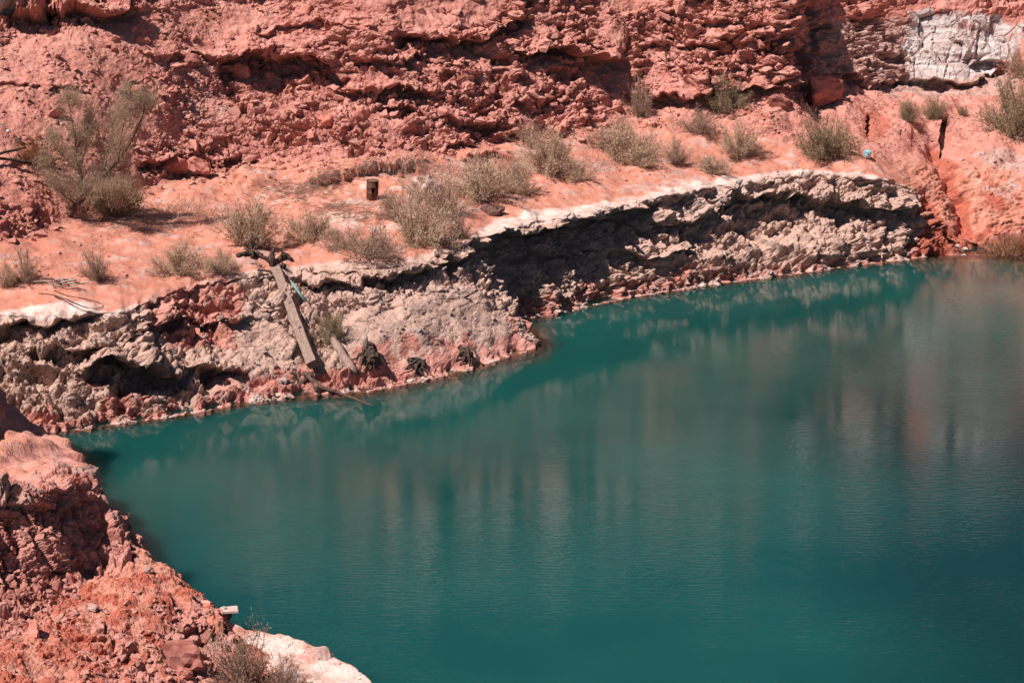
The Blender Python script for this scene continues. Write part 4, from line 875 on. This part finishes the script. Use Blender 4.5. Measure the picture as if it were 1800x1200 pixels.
for pts, rad, nm in STEMS:
    MB().tube(pts, rad, 7, wob=0.12, rnd=tr).build(nm, M['bark'], tree)
    if nm == 'trunk': continue
    for a in range(1, len(pts)):
        for j in range(7 if rad[0] > 0.06 else 6):
            t = tr.random(); b = pts[a - 1].lerp(pts[a], t)
            d = (pts[a] - pts[a - 1]).normalized() + Vector((tr.gauss(0, .85), tr.gauss(0, .75), tr.gauss(0.35, .4))); d.normalize()
            tips.append((b, d, tr.uniform(0.35, 0.95)))
for x, y, d, n, rr_ in [(200, 345, -.4, 26, .5), (170, 352, .3, 16, .5), (110, 335, -.2, 12, .4), (225, 335, -.4, 14, .4), (138, 185, 0, 10, .2), (262, 190, -.2, 14, .35), (235, 200, -.6, 10, .3), (100, 265, .6, 12, .35), (165, 240, .4, 8, .3), (200, 250, .5, 10, .4), (240, 175, -.3, 8, .3), (85, 300, .2, 10, .3)]:
    for j in range(n):
        b = L3(x, y, d) + Vector((tr.gauss(0, rr_), tr.gauss(0, rr_), tr.gauss(0, rr_ * .6))); tips.append((b, Vector((tr.gauss(.1, .4), tr.gauss(0, .4), 1)).normalized(), tr.uniform(.3, .7)))
tw = MB(); C_, D_ = [], []
for b, d, l in tips:
    e_ = b + d * l + Vector((0, 0, 0.1 * l)); tw.tube([b, b.lerp(e_, .5) + Vector((tr.gauss(0, .03), tr.gauss(0, .03), 0)), e_], [.010, .007, .003], 3, cap=False)
    n = int(170 * l) + 34; t = r.uniform(0.15, 1.12, (n, 1)); bb = np.array(b); ee = np.array(e_)
    C_.append(bb + (ee - bb) * t + r.normal(0, 0.14, (n, 3))); dd = np.array(d) * 0.9 + r.normal(0, 0.5, (n, 3)); dd[:, 2] += .3; D_.append(dd / np.linalg.norm(dd, axis=1)[:, None])
C_ = np.concatenate(C_); D_ = np.concatenate(D_); n = len(C_)
V = leaf_tris(C_, D_, r.uniform(.06, .15, n), r.uniform(.014, .028, n), r)
crown = link('crown', new_mesh('crown', V, np.arange(len(V)).reshape(-1, 3), M['leaf_tree'], False), tree)
stuff(tw.build('twigs', M['bark'], crown))

# straw: dead grass hanging over the low bank and lying on the shelf
def straw(name, label, spots, n, L, droop, lean, seed):
    r = np.random.default_rng(seed); V = []; Fc = []
    for i in range(n):
        x, y, sx, sy = spots[int(r.integers(len(spots)))]
        p = np.array(ground(x + r.normal(0, sx), y + r.normal(0, sy))); l = r.uniform(0.5, 1.2) * L
        d = np.array([lean[0] + r.normal(0, .35), lean[1] + r.normal(0, .35), lean[2] + r.normal(0, .2)]); d /= np.linalg.norm(d)
        s = np.cross(d, [0.2, 0.9, 0.3]); s /= np.linalg.norm(s) + 1e-9; w = r.uniform(.008, .018)
        o = len(V)
        for t in (0, .4, .75, 1.0):
            c = p + d * l * t + np.array([0, -0.1 * droop, -droop]) * l * t * t; V += [c - s * w * (1 - t * .8), c + s * w * (1 - t * .8)]
        for k in range(3): Fc.append((o + 2 * k, o + 2 * k + 1, o + 2 * k + 3, o + 2 * k + 2))
    stuff(link(name, new_mesh(name, V, Fc, M['straw'], False)), label)
straw('dry_grass', 'straw-coloured dead grass hanging over the low bank by the rusty drum', [(580, 306, 22, 10), (640, 292, 12, 8), (690, 286, 18, 9), (728, 288, 10, 10), (752, 300, 12, 12), (705, 300, 8, 10)], 1300, 0.75, 0.6, (0.5, -0.5, 0.4), 1)
straw('dry_grass', 'flattened dead grass lying on the shelf left of the rusty drum', [(500, 345, 40, 12), (575, 322, 25, 10), (590, 365, 30, 8), (640, 378, 30, 6), (520, 330, 30, 8)], 2600, 0.5, 0.06, (0.8, -0.3, 0.07), 2)
straw('dry_grass', 'tufts of dead grass among the shrubs in the middle of the shelf', [(760, 320, 25, 10), (800, 300, 20, 8), (700, 360, 22, 10), (780, 345, 20, 10), (900, 285, 30, 8), (1040, 290, 30, 8), (1150, 262, 40, 10), (430, 380, 60, 14), (330, 370, 30, 10)], 3000, 0.42, 0.2, (0.25, -0.1, 0.7), 3)
straw('dry_grass', 'golden grass at the water in the right corner', [(1760, 440, 20, 8), (1790, 430, 15, 12)], 350, 0.6, 0.2, (0.0, -0.1, 0.9), 4)
straw('dry_grass', 'shaded litter and dead grass under the tree', [(190, 385, 40, 8), (240, 392, 40, 6), (300, 398, 40, 6)], 500, 0.5, 0.1, (0.9, -0.1, 0.05), 5)

# ------------------------------------------------------------------ drums
def lathe(profile, sides=28):
    V = []; Fc = []
    for rr_, z in profile:
        for k in range(sides): a = 2 * math.pi * k / sides; V.append((rr_ * math.cos(a), rr_ * math.sin(a), z))
    n = len(profile)
    for i in range(n - 1):
        for k in range(sides): k2 = (k + 1) % sides; Fc.append((i * sides + k, i * sides + k2, (i + 1) * sides + k2, (i + 1) * sides + k))
    return V, Fc, sides
p = ground(655, 348); drum = link('oil_drum', None, None, p + Vector((0, 0, -0.03)), (0.05, 0.03, 0.4)); tag(drum, 'rusty steel drum standing in front of the straw bank', 'drum')
rb = 0.29
prof = [(rb - .01, 0), (rb, .02), (rb, .30), (rb + .014, .32), (rb, .34), (rb, .60), (rb + .014, .62), (rb, .64), (rb, .92)]
V, Fc, sN = lathe(prof)
bmq = MB().add(V, Fc); bmq.f = [f for i, f in enumerate(bmq.f) if not (i // sN == 4 and (i % sN) in (19, 20)) and not (i // sN == 7 and (i % sN) in (22,))]
bmq.build('body', M['rust'], drum)
V, Fc, sN = lathe([(rb + .001, .905), (rb + .018, .915), (rb + .018, .935), (rb - .012, .935), (rb - .012, .90)]); MB().add(V, Fc).build('rim', M['rust'], drum)
V, Fc, sN = lathe([(rb - .012, .895), (.12, .90), (.0001, .90)]); rl_ = MB().add(V, Fc).build('lid', simple('pale_rust', (0.20, 0.10, 0.07), (0.38, 0.22, 0.17), 8, rough=0.8), drum)  # lid gets a paler rust than the body
V, Fc, sN = lathe([(.03, .895), (.03, .92), (.0001, .92)], 12); MB().add([(x + .16, y, z) for x, y, z in V], Fc).build('bung', M['rust'], rl_)
V, Fc, sN = lathe([(rb - .004, .03), (0.0001, .03)]); MB().add(V, Fc).build('base', M['rust'], drum)
p = ground(1525, 276); bd = link('blue_drum', None, None, p + Vector((0, 0, 0.20)), (0.12, 0.10, 0.5)); tag(bd, 'small pale blue and white plastic drum near the right end of the shelf', 'drum')
V, Fc, sN = lathe([(.0001, -.20), (.19, -.20), (.21, -.18), (.21, -.02), (.215, 0.0), (.21, .02)]); MB().add(V, Fc).build('body', M['whiteplastic'], bd)
V, Fc, sN = lathe([(.212, .015), (.214, .17), (.19, .205), (.06, .215), (.0001, .215)]); bl_ = MB().add(V, Fc).build('lid', M['blue'], bd)
V, Fc, sN = lathe([(.05, .21), (.05, .25), (.0001, .25)], 14); MB().add(V, Fc).build('cap', M['blue'], bl_)

# ------------------------------------------------------------------ timbers, pipes, logs, stumps
def lift(x, y, h): return ground(x, y) + Vector((0, 0, h))
A0, A1 = lift(487, 486, 0.36), lift(548, 664, 0.58)
ax = (A1 - A0).normalized(); sd_ = ax.cross(Vector((0, -0.45, 0.9))).normalized(); sd_ = sd_ if sd_.x > 0 else -sd_; up_ = sd_.cross(ax); up_ = up_ if up_.z > 0 else -up_
tilt_ = math.radians(22); sd2 = sd_ * math.cos(tilt_) + up_ * math.sin(tilt_); up2 = -sd_ * math.sin(tilt_) + up_ * math.cos(tilt_)
beam = link('timber_beam', None, None, A1); tag(beam, 'long weathered square timber leaning down the bank to the water', 'timber')
mb_ = MB(); n = 22; L_ = (A1 - A0).length; br = random.Random(3)
for i in range(n):
    c = A0.lerp(A1, i / (n - 1)) - A1; w_ = 0.19 + 0.03 * i / n; ring = []
    for (a, b) in [(-1, -.85), (-.94, -1), (.94, -1), (1, -.9), (1, .9), (.93, 1), (.2, 1.0), (.1, .94), (0, 1), (-.93, 1), (-1, .9)]:
        ring.append(c + sd2 * (a * w_ * (1 + br.uniform(-.035, .035))) + up2 * (b * 0.20 * (1 + br.uniform(-.04, .04))))
    mb_.v += [tuple(v) for v in ring]
k_ = 11
for i in range(n - 1):
    for k in range(k_): k2 = (k + 1) % k_; mb_.f.append((i * k_ + k, i * k_ + k2, (i + 1) * k_ + k2, (i + 1) * k_ + k))
mb_.f += [tuple(range(k_)), tuple((n - 1) * k_ + k for k in range(k_))[::-1]]
mb_.build('beam', M['greywood'], beam, False)
for t in (0.40, 0.66):
    c = A0.lerp(A1, t) - A1 + up2 * 0.203 + sd2 * 0.08; q_ = MB(); V = [c + ax * (sx * .035) + sd2 * (sy * .07) + up2 * sz for sz in (-.01, .012) for sx, sy in ((-1, -1), (1, -1), (1, 1), (-1, 1))]
    q_.add(V, [(4, 5, 6, 7), (0, 1, 5, 4), (1, 2, 6, 5), (2, 3, 7, 6), (3, 0, 4, 7)]).build('iron_cleat', M['rust'], beam, False)
MB().tube([lift(510, 630, 0.05) - A1, A0.lerp(A1, 0.66) - A1 - up2 * .1], [.06, .05], 7).build('prop', M['deadwood'], beam)
def log(pts, radii, material, name, label, cat='log', group=None, sides=9, knots=2, seed=1):
    rr_ = random.Random(seed); P_ = [Vector(q) for q in pts]; o = link(name, None, None, P_[0])
    dense, rad = [], []
    for i in range(len(P_) - 1):
        for t in np.linspace(0, 1, 5, endpoint=False):
            dense.append(P_[i].lerp(P_[i + 1], t) + Vector((rr_.gauss(0, .012), rr_.gauss(0, .012), rr_.gauss(0, .012)))); rad.append(radii[i] * (1 - t) + radii[i + 1] * t)
    dense.append(P_[-1]); rad.append(radii[-1])
    MB().tube([d - P_[0] for d in dense], rad, sides, wob=0.16, rnd=rr_).build('trunk', material, o)
    for k in range(knots):
        i = rr_.randrange(1, len(dense) - 1); d = Vector((rr_.uniform(-1, 1), rr_.uniform(-1, .2), rr_.uniform(.2, 1))).normalized()
        MB().tube([dense[i] - P_[0], dense[i] - P_[0] + d * rad[i] * 2.6], [rad[i] * .5, rad[i] * .2], 6).build('branch_stub', material, o)
    return tag(o, label, cat, group)
log([lift(534, 664, .15), lift(560, 684, .14), lift(592, 694, .10), Vector(at_h(664, 716, -0.05).tolist())], [.12, .10, .07, .03], M['bark'], 'fallen_log', 'crooked grey log at the foot of the timber with its tip in the water', seed=4)
log([lift(532, 672, .0), lift(545, 668, .25), lift(556, 690, .1)], [.10, .12, .07], M['deadwood'], 'fallen_log', 'dark root piece wedged under the lower end of the timber', seed=5)
log([lift(572, 584, .22), lift(592, 612, .18), lift(624, 658, .06)], [.17, .18, .20], M['greywood'], 'fallen_log', 'broad grey half-buried log on the bank right of the timber', seed=6, knots=1)
log([lift(580, 590, .12), lift(606, 606, .16)], [.09, .05], M['deadwood'], 'fallen_log', 'short dark log under the green shrub on the bank', seed=7)
pp0, pp1, pp2 = lift(514, 508, .26), lift(537, 541, .24), lift(558, 573, .16)
pipe = link('steel_pipe', None, None, pp2); tag(pipe, 'thin faded green pipe slanting down right of the timber', 'pipe')
MB().tube([pp0 - pp2, pp1 - pp2], [.065, .065], 10).build('painted_section', M['greenpipe'], pipe)
rs_ = MB().tube([pp1 - pp2, Vector((0, 0, 0))], [.068, .07], 10).build('rusty_section', simple('pinkish_rust_crust', (0.20, 0.10, 0.08), (0.40, 0.25, 0.21), 9), pipe); rs_['label'] = 'rust-crusted lower end of the green pipe'
for k, (pts, rad, lab) in enumerate([
        ([(418, 453, .08), (440, 448, .12), (462, 454, .10)], [.10, .13, .08], 'dark rotten log at the left end of the driftwood heap'),
        ([(444, 452, .05), (442, 446, .45)], [.10, .07], 'short dark stub standing up near the left end of the driftwood heap'),
        ([(455, 454, .10), (486, 462, .12)], [.06, .07], 'thin dark pole lying between the two stubs of the driftwood heap'),
        ([(481, 466, .0), (479, 462, .40), (484, 458, .62)], [.17, .13, .05], 'thick dark stump with a raised spike in the driftwood heap'),
        ([(488, 462, .12), (502, 457, .22), (514, 460, .12)], [.10, .12, .06], 'dark log at the right end of the driftwood heap'),
        ([(452, 474, .06), (478, 480, .08), (502, 487, .06)], [.05, .06, .05], 'grey pole lying in front of the driftwood heap at the rim'),
        ([(442, 462, .06), (462, 470, .08)], [.06, .05], 'small pale stick at the near left side of the driftwood heap'),
        ([(470, 488, .06), (492, 490, .10)], [.08, .07], 'dark log end right above the top of the timber'),
        ([(490, 472, .05), (500, 476, .25)], [.12, .09], 'dark knotty block behind the top of the timber')]):
    log([lift(*q) for q in pts], rad, M['greywood'] if k in (5, 6) else M['deadwood'], 'driftwood_log', lab, 'driftwood', 'driftwood heap at the rim', seed=20 + k)
def stump(x, y, w, h, label, seed, spike):
    rr_ = random.Random(seed); p = ground(x, y); s = scale_at(p); W_, H_ = w / s, h / s
    o = link('tree_stump', None, None, p); tag(o, label, 'stump', 'dead stumps on the bank')
    me = rough_rock(700 + seed, (W_ * .84, W_ * .7, H_ * 1.05), M['deadwood'], amp=0.42, boxy=0.3); me.name = 'trunk'
    link('trunk', me, o, (-.04 * W_, .12, H_ * .28), (rr_.uniform(-.3, .3), rr_.uniform(-.35, .1), rr_.uniform(0, 6)))
    top = Vector((-0.12 * W_, 0.05, H_ * 0.55))
    if spike: MB().tube([top * 0.8, top + Vector((-.08, .02, H_ * .22)), top + Vector((-.02, 0, H_ * .46))], [W_ * .11, W_ * .09, W_ * .04], 7, wob=.25, rnd=rr_).build('spike', M['greywood'], o)
    for k in range(9):
        a = rr_.uniform(-2.9, -0.2); R_ = W_ * rr_.uniform(.35, .62); d = Vector((math.cos(a) * 1.1, math.sin(a) * .7, 0))
        b = Vector((rr_.gauss(-.05, .10) * W_, -.05, H_ * rr_.uniform(.25, .72))); pts = [b]; n_ = 6
        for j in range(1, n_):
            t = j / (n_ - 1); pts.append(b + d * R_ * t + Vector((rr_.gauss(0, .045), rr_.gauss(0, .04), (-b.z - .12) * t ** rr_.uniform(1.1, 2.6) - .2 * abs(d.y) * t)))
        r0 = rr_.uniform(.03, .085); MB().tube(pts, [r0 * (1 - .12 * j) for j in range(n_)], 6, wob=.3, rnd=rr_).build('root', M['deadwood'] if rr_.random() < .7 else M['bark'], o)
stump(650, 640, 64, 52, 'largest dead stump with splayed roots and a pale spike on top', 1, True)
stump(735, 650, 56, 36, 'squat dark stump in the middle of the three on the bank', 2, False)
stump(822, 630, 50, 36, 'dark stump nearest the tip of the bank, rightmost of the three', 3, False)
# dead limbs and pipe at the left edge
log([lift(-60, 300, .5), lift(0, 290, .55), lift(48, 276, .45)], [.075, .07, .05], M['deadwood'], 'dead_limb', 'upper of two dark bare limbs reaching in from the left edge', 'limb', seed=41, knots=1)
log([lift(-20, 292, .45), lift(50, 302, .50), lift(112, 316, .45)], [.07, .07, .04], M['deadwood'], 'dead_limb', 'lower of two dark bare limbs, reaching to the tree', 'limb', seed=42, knots=1)
q0, q1 = lift(-60, 172, .1), lift(40, 256, .12); qq = link('steel_pipe', None, None, q0); tag(qq, 'dull grey pipe lying on the scree at the left edge above the orange bush', 'pipe')
MB().tube([Vector((0, 0, 0)), q1 - q0], [.085, .085], 10).build('tube', simple('dull_grey_pipe', (0.16, 0.10, 0.09), (0.30, 0.21, 0.19), 6), qq)
c = (q1 - q0) * .76; MB().tube([c * .985, c * 1.015], [.11, .11], 10).build('coupling', M['whiteplastic'], qq)
# heap of bleached twigs
tw_ = random.Random(9)
hp = ground(112, 500); heap = link('twig_heap', None, None, hp); tag(heap, 'heap of bleached grey branches on red soil at the left', 'branches')
for k in range(26):
    b = Vector((tw_.gauss(0, .45), tw_.gauss(0, .35), tw_.uniform(0.02, .25))); a = tw_.uniform(-.6, .6) + (math.pi if tw_.random() < .5 else 0); l = tw_.uniform(.35, 1.0)
    d = Vector((math.cos(a), math.sin(a) * .7, tw_.uniform(-.08, .22)))
    MB().tube([b, b + d * l * .5 + Vector((0, 0, .05)), b + d * l], [.03, .022, .008], 5).build('branch', M['paletwig'] if k % 3 else M['deadwood'], heap)
# cable
cp = [(128, 484), (150, 488), (112, 508), (78, 518), (84, 517), (110, 527), (150, 540), (176, 541), (181, 536), (165, 530), (120, 520), (95, 513)]
def cable(px_pts, label, r_=.016):
    pts = [Vector(p) for p in px_pts]; out = []
    for i in range(len(pts) - 1):
        a, b, c_, d = pts[max(i - 1, 0)], pts[i], pts[i + 1], pts[min(i + 2, len(pts) - 1)]
        for t in np.linspace(0, 1, 6, endpoint=False):
            out.append(0.5 * ((2 * b) + (c_ - a) * t + (2 * a - 5 * b + 4 * c_ - d) * t * t + (3 * b - a - 3 * c_ + d) * t ** 3))
    out.append(pts[-1]); o0 = out[0]
    tag(MB().tube([q - o0 for q in out], [r_] * len(out), 6).build('cable', M['cable'], None, True, o0), label, 'cable')
cable([lift(x, y, .03) for x, y in [(70, 517), (76, 515), (95, 518), (120, 528), (150, 540), (172, 542), (181, 538), (174, 531), (150, 525), (120, 518), (95, 510)]], 'black cable lying in a long loop on the red soil above the rim')
cable([lift(x, y, .03) for x, y in [(95, 522), (120, 531), (150, 546), (176, 555), (188, 566)]] + [lift(194, 578, .15), lift(196, 610, .22), lift(197, 640, .25), lift(197, 668, .2)], 'black cable running from the loop over the rim and down the bank')
# broken slab at the tip of the spur
p = Vector(at_h(398, 1092, 0.42).tolist()); s_ = scale_at(p)
slab = link('broken_slab', None, None, p); tag(slab, 'broken dark block with a thin pale slab on top at the tip of the near spur', 'slab')
me = rough_rock(900, (0.42, 0.42, 0.46), M['deadrock']); link('block', me, slab, (-0.02, .10, .08))
def box(V0, sx, sy, sz, rot=0.0, j=None):
    m = Matrix.Rotation(rot, 3, 'Z'); V = [V0 + m @ Vector((x * sx / 2, y * sy / 2, z * sz / 2)) * (1 + (j.uniform(-.06, .06) if j else 0)) for z in (-1, 1) for x, y in ((-1, -1), (1, -1), (1, 1), (-1, 1))]
    return V, [(3, 2, 1, 0), (4, 5, 6, 7), (0, 1, 5, 4), (1, 2, 6, 5), (2, 3, 7, 6), (3, 0, 4, 7)]
MB().add(*box(Vector((0.08, .05, .33)), .46, .36, .055, .2, random.Random(2))).build('slab', M['crust'], slab, False)
for k, (x, z) in enumerate([(-.10, .37), (-.16, .34), (-.04, .39)]): link('fragment', new_mesh('fragment', ROCKS[k][0], ROCKS[k][1], M['crust'], False), slab, (x, .04 * k, z), (.3, .2, k), (.09, .07, .06))
